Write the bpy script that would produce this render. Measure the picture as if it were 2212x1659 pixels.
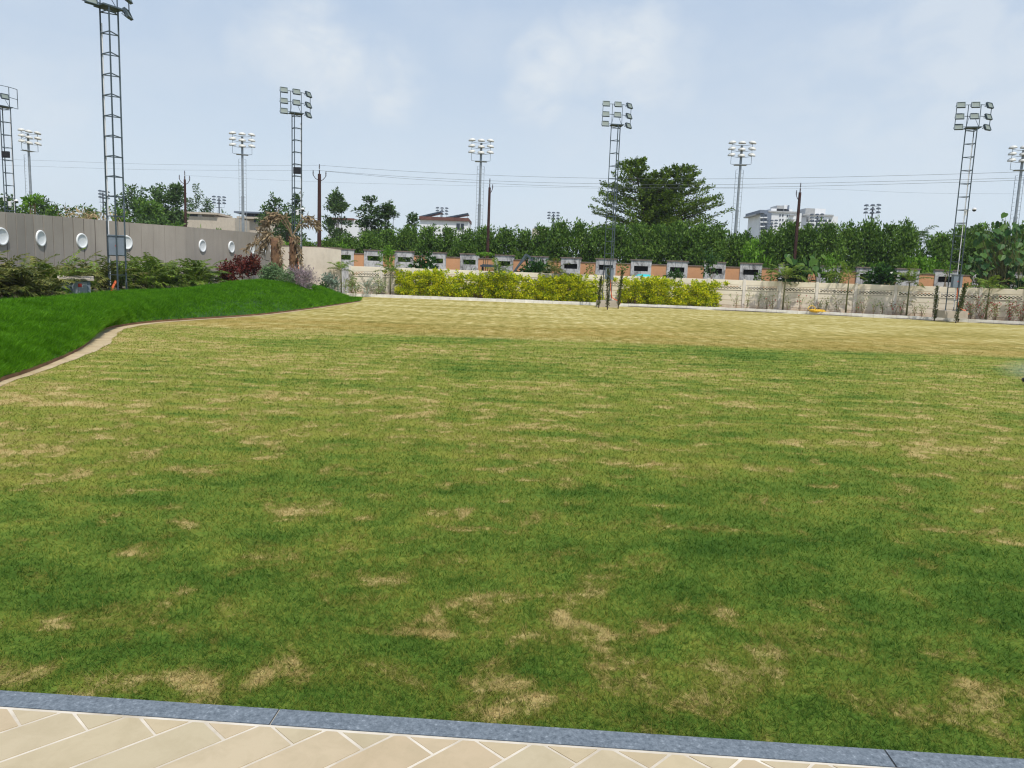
import bpy, math, random
import numpy as np
from mathutils import Vector, Matrix
R=math.radians
for o in list(bpy.data.objects): bpy.data.objects.remove(o)
S=bpy.context.scene; COL=S.collection
# ------------------------------------------------------------------ camera
F,CX,CY,H=1661.0,1106.0,829.5,1.45
cam=bpy.data.cameras.new('camera'); cam.sensor_width=36; cam.lens=36*F/2212; cam.clip_start=.05; cam.clip_end=6000
co=bpy.data.objects.new('camera',cam); COL.objects.link(co)
RM=(Matrix.Rotation(R(90-7.75),3,'X')@Matrix.Rotation(R(2.1),3,'Z'))
co.matrix_world=Matrix.Translation((0,0,H))@RM.to_4x4(); S.camera=co
S.render.resolution_x=1024; S.render.resolution_y=768
def ray(x,y): return RM@Vector(((x-CX)/F,-(y-CY)/F,-1))
def P(x,y,Y):
    d=ray(x,y); return Vector((0,0,H))+d*(Y/d.y)
def G(x,y,z=0):
    d=ray(x,y); return Vector((0,0,H))+d*((z-H)/d.z)
# ------------------------------------------------------------------ world, sun, exposure
SUN=Vector((.20,-.42,.885)).normalized()
w=bpy.data.worlds.new('World'); S.world=w; w.use_nodes=True; nt=w.node_tree; nt.nodes.clear()
def N(nt,t,**k):
    n=nt.nodes.new(t)
    for a,b in k.items():
        if a[0]=='i' and a[1:].isdigit(): n.inputs[int(a[1:])].default_value=b
        else: setattr(n,a,b)
    return n
def ramp(nt,fac,stops,interp='LINEAR'):
    n=nt.nodes.new('ShaderNodeValToRGB'); e=n.color_ramp.elements; n.color_ramp.interpolation=interp
    while len(e)<len(stops): e.new(.5)
    for el,(p,c) in zip(e,stops):
        el.position=p; el.color=(*c,1) if len(c)==3 else c
    nt.links.new(fac,n.inputs[0]); return n.outputs[0]
def math_(nt,op,a,b=None,clamp=False):
    n=nt.nodes.new('ShaderNodeMath'); n.operation=op; n.use_clamp=clamp
    for i,v in enumerate((a,b)):
        if v is None: continue
        if isinstance(v,(int,float)): n.inputs[i].default_value=v
        else: nt.links.new(v,n.inputs[i])
    return n.outputs[0]
def mixc(nt,fac,a,b,blend='MIX'):
    n=nt.nodes.new('ShaderNodeMix'); n.data_type='RGBA'; n.blend_type=blend
    for i,v in ((0,fac),(6,a),(7,b)):
        if isinstance(v,(int,float)): n.inputs[i].default_value=v
        elif isinstance(v,tuple): n.inputs[i].default_value=(*v,1)
        else: nt.links.new(v,n.inputs[i])
    return n.outputs[2]
def noise(nt,vec,scale,detail=4,rough=.55,dist=0):
    n=N(nt,'ShaderNodeTexNoise'); n.inputs['Scale'].default_value=scale; n.inputs['Detail'].default_value=detail
    n.inputs['Roughness'].default_value=rough; n.inputs['Distortion'].default_value=dist
    if vec is not None: nt.links.new(vec,n.inputs['Vector'])
    return n.outputs['Fac']
def vscale(nt,vec,s,t=(0,0,0)):
    n=N(nt,'ShaderNodeMapping'); n.inputs['Scale'].default_value=s; n.inputs['Location'].default_value=t
    nt.links.new(vec,n.inputs['Vector']); return n.outputs[0]
sky=N(nt,'ShaderNodeTexSky',sky_type='NISHITA',sun_disc=False,sun_elevation=math.asin(SUN.z),sun_rotation=math.atan2(SUN.x,SUN.y),air_density=1.2,dust_density=3.0,ozone_density=1.0)
tc=N(nt,'ShaderNodeTexCoord'); gen=tc.outputs['Generated']
wn=N(nt,'ShaderNodeTexNoise'); wn.inputs['Scale'].default_value=9; wn.inputs['Detail'].default_value=5; nt.links.new(gen,wn.inputs['Vector'])
wv_=N(nt,'ShaderNodeVectorMath',operation='SUBTRACT'); nt.links.new(wn.outputs['Color'],wv_.inputs[0]); wv_.inputs[1].default_value=(.5,.5,.5)
ws_=N(nt,'ShaderNodeVectorMath',operation='SCALE'); nt.links.new(wv_.outputs[0],ws_.inputs[0]); ws_.inputs['Scale'].default_value=.16
gw=N(nt,'ShaderNodeVectorMath',operation='ADD'); nt.links.new(gen,gw.inputs[0]); nt.links.new(ws_.outputs[0],gw.inputs[1])
sx=N(nt,'ShaderNodeSeparateXYZ'); nt.links.new(gen,sx.inputs[0])
haze=ramp(nt,sx.outputs[2],[(0,(.68,.77,.845)),(.10,(.625,.725,.825)),(.22,(.515,.618,.75)),(.36,(.425,.538,.705)),(1,(.22,.36,.66))])
k10=mixc(nt,1.0,haze,(10.,10.,10.),'MULTIPLY')
base=mixc(nt,.88,sky.outputs[0],k10)
n1=noise(nt,vscale(nt,gen,(3.2,3.2,7.5)),1.5,5,.5,.2)
cl=None
for (px,py,rad,st) in [(655,115,.075,.9),(850,175,.06,.8),(720,170,.07,.5),(1185,165,.065,.85),(1355,120,.075,.85),(1440,170,.06,.4),(420,100,.06,.22),(2060,120,.17,.55),(1820,190,.13,.3),(1330,290,.12,.25),(130,215,.09,.4),(860,265,.12,.15),(1580,270,.09,.25),(60,80,.12,.2),(2200,60,.14,.35)]:
    d=ray(px,py).normalized()
    vd=N(nt,'ShaderNodeVectorMath',operation='DISTANCE'); nt.links.new(gw.outputs[0],vd.inputs[0]); vd.inputs[1].default_value=d
    m=N(nt,'ShaderNodeMapRange',interpolation_type='SMOOTHERSTEP'); nt.links.new(vd.outputs['Value'],m.inputs[0])
    for i,v in ((1,0.0),(2,rad*1.6),(3,st*.95),(4,0.0)): m.inputs[i].default_value=v
    cl=m.outputs[0] if cl is None else math_(nt,'MAXIMUM',cl,m.outputs[0])
n2=noise(nt,vscale(nt,gen,(1,1,1.6)),14,5,.55,.3)
nn=N(nt,'ShaderNodeMapRange'); nt.links.new(n2,nn.inputs[0])
for i,v in ((1,.34),(2,.58),(3,.40),(4,1.1)): nn.inputs[i].default_value=v
cm=math_(nt,'MULTIPLY',cl,nn.outputs[0],True)
wisp=N(nt,'ShaderNodeMapRange'); nt.links.new(n1,wisp.inputs[0])
for i,v in ((1,.45),(2,.8),(3,0),(4,.35)): wisp.inputs[i].default_value=v
cm=math_(nt,'MAXIMUM',cm,wisp.outputs[0])
skyc=mixc(nt,cm,base,(6.7,7.2,7.65))
bg=N(nt,'ShaderNodeBackground'); bg.inputs[1].default_value=.1; nt.links.new(skyc,bg.inputs[0])
out=N(nt,'ShaderNodeOutputWorld'); nt.links.new(bg.outputs[0],out.inputs[0])
sl=bpy.data.lights.new('sun','SUN'); sl.energy=3.6; sl.angle=R(.6); sl.color=(1,.95,.87)
so=bpy.data.objects.new('sun',sl); COL.objects.link(so); so.rotation_euler=SUN.to_track_quat('Z','Y').to_euler()
S.view_settings.view_transform='Standard'; S.view_settings.look='None'; S.view_settings.exposure=.2; S.view_settings.gamma=1
S.cycles.max_bounces=5; S.cycles.transparent_max_bounces=6; S.cycles.use_denoising=True; S.cycles.filter_width=1.2
# ------------------------------------------------------------------ materials
def newmat(name):
    m=bpy.data.materials.new(name); m.use_nodes=True; nt=m.node_tree
    b=nt.nodes['Principled BSDF']; b.inputs['Specular IOR Level'].default_value=.3; return m,nt,b
def geo_pos(nt): return N(nt,'ShaderNodeNewGeometry').outputs['Position']
def obj_pos(nt): return N(nt,'ShaderNodeTexCoord').outputs['Object']
def bump(nt,b,fac,st,dist=.01):
    n=N(nt,'ShaderNodeBump'); n.inputs['Strength'].default_value=st; n.inputs['Distance'].default_value=dist
    nt.links.new(fac,n.inputs['Height']); nt.links.new(n.outputs[0],b.inputs['Normal'])
def surf(name,c1,c2=None,scale=3,rough=.8,metal=0,bmp=0,detail=5):
    m,nt,b=newmat(name); b.inputs['Roughness'].default_value=rough; b.inputs['Metallic'].default_value=metal
    c2=c2 or tuple(x*.8 for x in c1)
    f=noise(nt,obj_pos(nt),scale,detail,.6)
    nt.links.new(ramp(nt,f,[(.3,c2),(.7,c1)]),b.inputs[0])
    if bmp: bump(nt,b,noise(nt,obj_pos(nt),scale*8,4),bmp)
    return m
def leafmat(name,cols,trans=.25,rough=.5,nscale=.8,nmix=.5):
    m,nt,b=newmat(name); b.inputs['Roughness'].default_value=rough; b.inputs['Specular IOR Level'].default_value=.12
    g=N(nt,'ShaderNodeNewGeometry'); rnd=g.outputs['Random Per Island']
    f=math_(nt,'ADD',math_(nt,'MULTIPLY',rnd,1-nmix),math_(nt,'MULTIPLY',noise(nt,g.outputs['Position'],nscale,3),nmix))
    k=len(cols); c=ramp(nt,f,[(.12+.76*i/(k-1),cc) for i,cc in enumerate(cols)])
    nt.links.new(c,b.inputs[0])
    t=N(nt,'ShaderNodeBsdfTranslucent'); nt.links.new(mixc(nt,.5,c,(.30,.40,.04),'ADD') if False else c,t.inputs[0])
    mx=N(nt,'ShaderNodeMixShader'); mx.inputs[0].default_value=trans
    nt.links.new(b.outputs[0],mx.inputs[1]); nt.links.new(t.outputs[0],mx.inputs[2])
    nt.links.new(mx.outputs[0],nt.nodes['Material Output'].inputs[0]); return m
def lawn_color(nt,pos,jit=None):
    sp=N(nt,'ShaderNodeSeparateXYZ'); nt.links.new(pos,sp.inputs[0]); Y=sp.outputs[1]; X=sp.outputs[0]
    def mr(v,a0,a1,b0,b1,it='SMOOTHSTEP'):
        n=N(nt,'ShaderNodeMapRange',interpolation_type=it); nt.links.new(v,n.inputs[0])
        for i,x in ((1,a0),(2,a1),(3,b0),(4,b1)): n.inputs[i].default_value=x
        return n.outputs[0]
    def mul(a,b): return math_(nt,'MULTIPLY',a,b)
    def add(a,b): return math_(nt,'ADD',a,b)
    def sub(a,b): return math_(nt,'SUBTRACT',a,b)
    a=noise(nt,vscale(nt,pos,(.7,1.0,1.0)),.45,3,.55,.3); b=noise(nt,vscale(nt,pos,(.8,1.0,1.0),(7,3,0)),3.2,6,.68,.5)
    c=noise(nt,vscale(nt,pos,(.16,1.5,1.0),(3,9,0)),2.0,4,.6,.2); fine=noise(nt,pos,42,2,.6)
    # growth of the living grass: dark green to yellow green
    g=add(add(mul(sub(a,.5),.75),mul(sub(b,.5),.85)),add(mul(sub(c,.5),mr(Y,4,9,.35,.9)),mul(sub(fine,.5),.35)))
    g=add(g,add(mr(Y,2.5,8,.455,.64),mr(X,-8.,1.,.12,0.)))
    g=sub(g,mul(mr(Y,12,17.5,0,.05),mr(X,-7,0,0,1)))
    if jit is not None: g=add(g,mul(sub(jit,.5),.40))
    col=ramp(nt,g,[(.18,(.035,.092,.012)),(.38,(.074,.146,.019)),(.55,(.142,.210,.031)),(.72,(.255,.275,.045)),(.9,(.35,.315,.08))])
    # scorched straw patches
    q=add(noise(nt,vscale(nt,pos,(.92,1.0,1.0),(1,5,0)),3.3,7,.70,.4),mul(sub(a,.5),.42)); q=add(q,mul(sub(c,.5),.22)); q=add(q,mul(sub(fine,.5),.10))
    q=add(q,mr(Y,2.9,9,-.03,.035)); q=add(q,mr(Y,2.5,3.3,.055,0)); q=add(q,mr(X,-8.,3.,.018,0.)); q=sub(q,mul(mr(Y,14,18,0,.05),mr(X,-6,1,0,1)))
    if jit is not None: q=add(q,mul(sub(jit,.5),.10))
    tan=ramp(nt,b,[(.3,(.40,.295,.105)),(.7,(.56,.44,.20))])
    col=mixc(nt,mr(q,.46,.60,0,.7),col,mixc(nt,mr(Y,3,12,0,1),(.175,.172,.028),(.265,.270,.058)))
    col=mixc(nt,mr(q,.555,.69,0,.95),col,tan)
    # dry outer strip beyond the mowing line
    Yj=add(Y,mul(sub(noise(nt,pos,.8,4),.5),mr(X,-8,1,6.,.6))); far=mul(mr(Yj,18.3,19.3,0,1),1.0)
    st=noise(nt,vscale(nt,pos,(1.1,.42,1)),3.4,5,.66); big=noise(nt,vscale(nt,pos,(.4,1,1)),.5,3,.5)
    f=add(add(mul(sub(st,.5),2.0),mul(sub(big,.5),1.0)),mr(Y,22,36,.44,.60))
    if jit is not None: f=add(f,mul(sub(jit,.5),.3))
    dry=ramp(nt,f,[(.0,(.15,.135,.024)),(.32,(.29,.24,.062)),(.60,(.42,.345,.115)),(.95,(.62,.54,.27))])
    band=mul(mr(Y,18.7,20.,0,1),mr(Y,22,29,1,0)); ora=mul(mul(band,mr(noise(nt,vscale(nt,pos,(.16,.5,1)),1.2,4),.40,.62,0,.95)),.32)
    dry=mixc(nt,ora,dry,(.40,.24,.055))
    wx=N(nt,'ShaderNodeTexWave',wave_type='BANDS',bands_direction='X'); wx.inputs['Scale'].default_value=.42; wx.inputs['Distortion'].default_value=1.2; wx.inputs['Detail'].default_value=2; nt.links.new(vscale(nt,pos,(1,.3,1)),wx.inputs['Vector'])
    dry=mixc(nt,mul(wx.outputs['Fac'],.22),dry,(.20,.18,.035))
    col=mixc(nt,far,col,dry)
    return col
m_lawn,nt,b=newmat('mown_lawn'); b.inputs['Roughness'].default_value=.95; b.inputs['Specular IOR Level'].default_value=.05; pos=geo_pos(nt)
nt.links.new(mixc(nt,.12,lawn_color(nt,pos),(.05,.05,.02)),b.inputs[0]); bump(nt,b,noise(nt,pos,45,4,.7),.7,.02)
m_blade,nt,b=newmat('lawn_blades'); b.inputs['Roughness'].default_value=.7; b.inputs['Specular IOR Level'].default_value=.08; g=N(nt,'ShaderNodeNewGeometry')
c=lawn_color(nt,g.outputs['Position'],g.outputs['Random Per Island']); nt.links.new(c,b.inputs[0])
t=N(nt,'ShaderNodeBsdfTranslucent'); nt.links.new(c,t.inputs[0]); mx=N(nt,'ShaderNodeMixShader'); mx.inputs[0].default_value=.4
nt.links.new(b.outputs[0],mx.inputs[1]); nt.links.new(t.outputs[0],mx.inputs[2]); nt.links.new(mx.outputs[0],nt.nodes['Material Output'].inputs[0])
m_mound=surf('mound_turf',(.030,.095,.006),(.010,.038,.004),2.2,.9,bmp=.6)  # dark base tones paint the shadow between the grass tufts
m_mblade=leafmat('lush_blades',[(.022,.070,.003),(.075,.215,.007),(.145,.35,.014),(.26,.50,.032)],.42,.5,2.2,.6)
m_soil=surf('red_brown_soil',(.26,.15,.08),(.15,.08,.045),2.5,.95,bmp=.5)
m_mulch=surf('dark_mulch',(.07,.05,.03),(.03,.022,.015),3,.95)
m_dirt=surf('sandy_strip',(.50,.40,.24),(.38,.28,.16),3,.95,bmp=.4)
m_ground=surf('rough_ground',(.12,.13,.05),(.20,.15,.08),.3,.95)
def slabmat():
    m,nt,b=newmat('sandstone'); b.inputs['Roughness'].default_value=.75; g=N(nt,'ShaderNodeNewGeometry')
    c=ramp(nt,g.outputs['Random Per Island'],[(0,(.40,.315,.19)),(.3,(.45,.365,.225)),(.55,(.41,.345,.22)),(.75,(.455,.365,.235)),(1,(.43,.33,.205))])
    f=noise(nt,g.outputs['Position'],9,6,.65,.5); c=mixc(nt,math_(nt,'MULTIPLY',ramp(nt,f,[(.42,(0,0,0)),(.75,(1,1,1))]),.55),c,(.30,.24,.135)); c=mixc(nt,math_(nt,'MULTIPLY',noise(nt,g.outputs['Position'],3.1,4),.3),c,(.53,.44,.30))
    nt.links.new(c,b.inputs[0]); bump(nt,b,noise(nt,g.outputs['Position'],60,4),.15,.004); return m
m_slab=slabmat()
m_grout=surf('pale_grout',(.68,.62,.52),(.40,.34,.25),5,.9)
m_kerb,nt,b=newmat('blue_grey_stone'); b.inputs['Roughness'].default_value=.6; p=geo_pos(nt)
c=ramp(nt,noise(nt,p,70,5,.75),[(.3,(.05,.058,.066)),(.45,(.125,.145,.16)),(.60,(.19,.215,.235)),(.72,(.40,.43,.45))]); c=mixc(nt,math_(nt,'MULTIPLY',noise(nt,p,5,4),.5),c,(.10,.13,.16)); nt.links.new(c,b.inputs[0]); bump(nt,b,noise(nt,p,90,4),.3,.004)
m_white=surf('white_kerb_paint',(.82,.80,.76),(.62,.59,.53),3.0,.8)
def stained(name,base,dark,scale,z0=None,z1=None,dirt=None,streak=0.,amt=.6):
    m,nt,b=newmat(name); b.inputs['Roughness'].default_value=.85; p=geo_pos(nt)
    c=ramp(nt,noise(nt,p,scale,6,.65),[(.32,tuple(x*.86 for x in base)),(.68,base)])
    if streak:
        f=noise(nt,vscale(nt,p,(1.6,1.6,.8)),1.7,7,.74,.6); c=mixc(nt,math_(nt,'MULTIPLY',ramp(nt,f,[(.45,(0,0,0)),(.66,(1,1,1))]),streak),c,dark)
    if dirt:
        s=N(nt,'ShaderNodeSeparateXYZ'); nt.links.new(p,s.inputs[0]); z=math_(nt,'ADD',s.outputs[2],math_(nt,'MULTIPLY',math_(nt,'SUBTRACT',noise(nt,vscale(nt,p,(1,1,.35)),2.2,5,.65),.5),.6))
        q=N(nt,'ShaderNodeMapRange',interpolation_type='SMOOTHSTEP'); nt.links.new(z,q.inputs[0])
        for i,v in ((1,z0),(2,z1),(3,amt),(4,0)): q.inputs[i].default_value=v
        c=mixc(nt,q.outputs[0],c,dirt)
    nt.links.new(c,b.inputs[0]); bump(nt,b,noise(nt,p,30,4),.12,.01); return m
m_cream=stained('cream_precast',(.88,.79,.63),(.4,.3,.2),1.2,.0,.42,(.40,.23,.10),amt=.75)
m_cream2=stained('cream_plaster',(.70,.62,.51),(.36,.30,.23),.8,streak=.25)
m_post=stained('pale_post',(.82,.76,.67),(.4,.3,.2),1.5,.0,.55,(.45,.28,.15))
m_weather=stained('weathered_concrete',(.60,.59,.58),(.07,.065,.06),1.5,streak=.92)
m_orange=stained('orange_render',(.66,.34,.17),(.40,.22,.12),.9,streak=.3)
m_coping=surf('brown_coping',(.26,.20,.16),(.14,.11,.09),3)
m_dark=surf('dark_void',(.012,.012,.012),(.006,.006,.006))
def wallmat():
    m,nt,b=newmat('grey_fluted_plaster'); b.inputs['Roughness'].default_value=.9; p=geo_pos(nt)
    c=ramp(nt,noise(nt,p,.5,5,.6),[(.3,(.335,.295,.25)),(.7,(.41,.365,.315))]); c=mixc(nt,math_(nt,'MULTIPLY',ramp(nt,noise(nt,vscale(nt,p,(1.5,1.5,.12)),2.2,5,.7),[(.5,(0,0,0)),(.75,(1,1,1))]),.35),c,(.22,.20,.18))
    nt.links.new(c,b.inputs[0]); bump(nt,b,noise(nt,p,25,4),.2,.01); return m
m_wall=wallmat()
m_groove=surf('wall_groove',(.10,.09,.08),(.05,.045,.04))
m_disc=surf('white_disc',(.80,.82,.82),(.74,.76,.76),2,.45)
m_steel=surf('galvanised_steel',(.115,.15,.17),(.07,.095,.11),4,.5,.35)
m_steel2=surf('pale_galvanised',(.33,.36,.38),(.22,.25,.27),2,.5,.3)
m_lens=surf('floodlight_lens',(.24,.28,.25),(.17,.205,.185),2,.65)
m_refl=surf('white_reflector',(.68,.68,.64),(.52,.51,.46),2,.45)
m_under=surf('lamp_underside',(.45,.42,.35),(.32,.3,.25),2,.4)
m_box=surf('grey_box_paint',(.20,.24,.28),(.15,.18,.22),2,.5)
m_red=surf('red_mark',(.6,.06,.04)); m_pipe=surf('orange_pipe',(.75,.16,.05),(.6,.12,.04),3,.5)
m_conc=surf('plinth_concrete',(.50,.44,.37),(.36,.31,.25),2)
m_rust=surf('rusty_pole',(.075,.03,.023),(.03,.015,.013),1.5,.8)
m_ins=surf('porcelain',(.18,.18,.20),(.1,.1,.12),2,.3); m_wire=surf('wire',(.13,.145,.16))
m_bark=surf('bark',(.13,.09,.06),(.06,.042,.03),4,.9,bmp=.5)
m_deadtrunk=surf('dead_palm_trunk',(.22,.125,.065),(.09,.05,.03),6,.95,bmp=.8)
m_black=surf('black_plastic',(.02,.02,.022),(.012,.012,.012),3,.4)
m_cam=surf('white_plastic',(.78,.78,.78),(.7,.7,.7),2,.4)
m_yel=surf('yellow_hose',(.80,.50,.02),(.7,.4,.02),4,.4); m_cyan=surf('turquoise_plastic',(.04,.50,.50),(.03,.4,.42),2,.4)
m_exc=surf('slate_machine_paint',(.08,.11,.14),(.04,.055,.07),2,.5); m_tyre=surf('tyre',(.02,.02,.02))
m_bwhite=stained('white_facade',(.82,.83,.84),(.4,.4,.4),.15,streak=.15); m_bdark=surf('slate_facade',(.17,.20,.25),(.12,.145,.19),.3)
m_glass=surf('window_dark',(.035,.045,.06),(.02,.03,.04),.5,.25); m_bbeige=stained('beige_facade',(.55,.48,.39),(.3,.26,.2),.3,streak=.3)
m_bbrown=surf('brown_fascia',(.17,.075,.055),(.12,.05,.04),1); m_solar=surf('solar_panel',(.05,.07,.10),(.03,.05,.08),1,.3); m_bgrey=stained('bare_render',(.42,.42,.41),(.2,.2,.2),.2,streak=.4)
m_mastdark=surf('far_mast_silhouette',(.075,.095,.12),(.05,.065,.085),2,.5)  # masts facing away from the light: their shaded look is put into the colour
L_hedge=leafmat('hedge_leaf',[(.030,.072,.014),(.070,.145,.022),(.135,.24,.036),(.22,.34,.06)],.34,.42,.5,.45)
L_bright=leafmat('bright_leaf',[(.06,.14,.015),(.11,.24,.02),(.17,.33,.03),(.22,.38,.05)],.35,.45,.6)
L_tree=leafmat('layered_tree_leaf',[(.035,.075,.010),(.085,.15,.016),(.15,.23,.022),(.22,.30,.035)],.3,.4,.5,.4)
L_far=leafmat('far_tree_leaf',[(.030,.065,.022),(.06,.115,.032),(.095,.165,.042),(.13,.20,.05)],.25,.5,.4)
L_yellow=leafmat('yellow_leaf',[(.05,.12,.010),(.30,.41,.012),(.70,.70,.020),(.92,.84,.04)],.4,.4,1.4,.45)
L_palm=leafmat('palm_leaflet',[(.022,.05,.008),(.085,.15,.018),(.19,.27,.034),(.42,.46,.08)],.3,.4,2.2,.75)
L_palmfresh=leafmat('fresh_palm_leaflet',[(.05,.10,.015),(.10,.175,.02),(.18,.27,.03),(.34,.38,.07)],.35,.4,1.5,.5)
L_palmdry=leafmat('drying_palm_leaflet',[(.02,.036,.008),(.08,.11,.02),(.20,.20,.05),(.48,.37,.17)],.3,.45,2.2,.75)
L_dead=leafmat('dead_frond',[(.18,.12,.07),(.31,.23,.135),(.44,.35,.22)],.2,.7,2)
L_red=leafmat('red_leaf',[(.045,.012,.012),(.10,.022,.018),(.17,.04,.028),(.11,.07,.03)],.25,.4,1.5)
L_greyg=leafmat('grey_green_leaf',[(.09,.15,.06),(.15,.24,.10),(.23,.32,.16)],.25,.6,1.5)
L_lilac=leafmat('lilac_sprig',[(.20,.18,.16),(.31,.26,.25),(.42,.31,.36),(.22,.26,.15)],.25,.6,1.5)
L_blue=leafmat('blue_grey_leaf',[(.12,.18,.12),(.2,.27,.2),(.3,.36,.28)],.25,.6,1.5)
L_plum=leafmat('glossy_leaf',[(.018,.055,.010),(.03,.085,.014),(.055,.13,.022)],.2,.3,1.5)
L_big=leafmat('big_leaf',[(.02,.06,.02),(.04,.105,.028),(.075,.155,.028),(.13,.20,.03)],.3,.4,.8)
L_cyp=leafmat('conifer_leaf',[(.030,.045,.012),(.06,.085,.02),(.09,.11,.03)],.15,.7,3)
L_boug=leafmat('sparse_leaf',[(.13,.22,.06),(.22,.32,.10),(.33,.38,.15),(.42,.32,.18)],.3,.5,1.5)
L_pink=leafmat('pink_bract',[(.45,.05,.08),(.55,.09,.10),(.5,.14,.10)],.3,.5)
m_petal=surf('white_petal',(.8,.8,.72),(.75,.75,.65)); m_stem=surf('thin_stem',(.30,.22,.12),(.20,.14,.08),5); m_gstem=surf('green_stem',(.16,.17,.06),(.11,.10,.04),5)
m_reed=leafmat('dry_reed',[(.30,.22,.11),(.42,.32,.17),(.5,.4,.24)],.2,.7)
# ------------------------------------------------------------------ mesh helpers
class MB:
    def __init__(s): s.v=[]; s.f=[]; s.mi=[]; s.cm=0
    def quad(s,*p):
        i=len(s.v); s.v+= [tuple(q) for q in p]; s.f.append(tuple(range(i,i+len(p)))); s.mi.append(s.cm); return s
    def box(s,c,d,rz=0,M=None):
        i=len(s.v); M=M or Matrix.Rotation(rz,3,'Z'); c=Vector(c)
        for x in(-.5,.5):
            for y in(-.5,.5):
                for z in(-.5,.5): s.v.append(tuple(c+M@Vector((x*d[0],y*d[1],z*d[2]))))
        for q in((0,1,3,2),(4,6,7,5),(0,4,5,1),(2,3,7,6),(0,2,6,4),(1,5,7,3)): s.f.append(tuple(i+a for a in q)); s.mi.append(s.cm)
        return s
    def tube(s,pts,rad,n=6,cap=True):
        pts=[Vector(p) for p in pts]; k=len(pts); rad=rad if isinstance(rad,(list,tuple)) else [rad]*k
        i0=len(s.v); up=Vector((0,0,1))
        for j,p in enumerate(pts):
            t=(pts[min(j+1,k-1)]-pts[max(j-1,0)]).normalized()
            a=t.cross(up if abs(t.z)<.95 else Vector((1,0,0))).normalized(); b=t.cross(a)
            for q in range(n):
                th=2*math.pi*q/n+ (math.pi/4 if n==4 else 0); s.v.append(tuple(p+(a*math.cos(th)+b*math.sin(th))*rad[j]))
        for j in range(k-1):
            for q in range(n):
                s.f.append((i0+j*n+q,i0+j*n+(q+1)%n,i0+(j+1)*n+(q+1)%n,i0+(j+1)*n+q)); s.mi.append(s.cm)
        if cap:
            s.f.append(tuple(i0+q for q in range(n))[::-1]); s.f.append(tuple(i0+(k-1)*n+q for q in range(n))); s.mi+= [s.cm]*2
        return s
    def lathe(s,prof,c=(0,0,0),n=14,M=None):
        M=M or Matrix.Identity(3); c=Vector(c); i0=len(s.v)
        for r,z in prof:
            for q in range(n):
                th=2*math.pi*q/n; s.v.append(tuple(c+M@Vector((r*math.cos(th),r*math.sin(th),z))))
        for j in range(len(prof)-1):
            for q in range(n):
                s.f.append((i0+j*n+q,i0+j*n+(q+1)%n,i0+(j+1)*n+(q+1)%n,i0+(j+1)*n+q)); s.mi.append(s.cm)
        return s
    def add(s,vf):
        v,f=vf; i=len(s.v); s.v+=[tuple(x) for x in v]; s.f+=[tuple(i+a for a in q) for q in f]; s.mi+=[s.cm]*len(f); return s
    def mesh(s,name,mats,smooth=False):
        me=bpy.data.meshes.new(name); me.from_pydata(s.v,[],s.f)
        for m in (mats if isinstance(mats,list) else [mats]): me.materials.append(m)
        if isinstance(mats,list) and len(mats)>1: me.polygons.foreach_set('material_index',s.mi)
        if smooth: me.polygons.foreach_set('use_smooth',[True]*len(me.polygons))
        me.update(); return me
    def build(s,name,mats,parent=None,loc=None,smooth=False): return link(name,s.mesh(name,mats,smooth),parent,loc)
def link(name,me,parent=None,loc=None,rz=0):
    o=bpy.data.objects.new(name,me); COL.objects.link(o)
    if parent is not None: o.parent=parent
    if loc is not None: o.location=loc
    if rz: o.rotation_euler.z=rz
    return o
def tag(o,label=None,cat=None,group=None,kind=None):
    for k,v in (('label',label),('category',cat),('group',group),('kind',kind)):
        if v: o[k]=v
    return o
def thing(name,loc,label,cat,group=None,rz=0): return tag(link(name,None,None,loc,rz),label,cat,group)
def copy_tree(o,parent=None):
    c=o.copy(); COL.objects.link(c); c.parent=parent
    for ch in o.children: copy_tree(ch,c)
    return c
def nmesh(name,v,k,mat):
    """numpy mesh whose faces are consecutive runs of k vertices"""
    n=len(v); me=bpy.data.meshes.new(name); me.vertices.add(n); me.vertices.foreach_set('co',np.asarray(v,np.float32).ravel())
    me.loops.add(n); me.loops.foreach_set('vertex_index',np.arange(n,dtype=np.int32))
    me.polygons.add(n//k); me.polygons.foreach_set('loop_start',np.arange(0,n,k,dtype=np.int32))
    me.materials.append(mat); me.update(calc_edges=True); return me
def unit(a): return a/np.maximum(np.linalg.norm(a,axis=1,keepdims=True),1e-9)
def leaf_v(C,size,rng,up=.2,asp=.42,out=None,outw=0.,flat=0.):
    """a diamond leaf at each point of C; returns (4N,3)"""
    n=len(C); d=rng.normal(size=(n,3)); d[:,2]=d[:,2]*(1-flat)+up
    d=unit(d)
    if out is not None: d=unit(d+out*outw)
    s=unit(np.cross(d,rng.normal(size=(n,3))*np.array([1-flat*.8,1-flat*.8,1])+np.array([0,0,flat*2])))
    L=(np.asarray(size)*(.65+.7*rng.random(n)))[:,None]
    b=C; t=C+d*L; m=C+d*L*.5
    nrm=np.cross(d,s)*L*.08
    return np.stack([b,m-s*L*asp*.5+nrm,t,m+s*L*asp*.5+nrm],1).reshape(-1,3)
def clump_points(centres,radii,counts,rng,squash=(1,1,1)):
    out=[];dirs=[]
    for c,r,k in zip(centres,radii,counts):
        q=unit(rng.normal(size=(k,3)))*(rng.random((k,1))**.45)*r*np.array(squash); out.append(q+np.array(c)); dirs.append(unit(q))
    return np.concatenate(out),np.concatenate(dirs)
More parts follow.
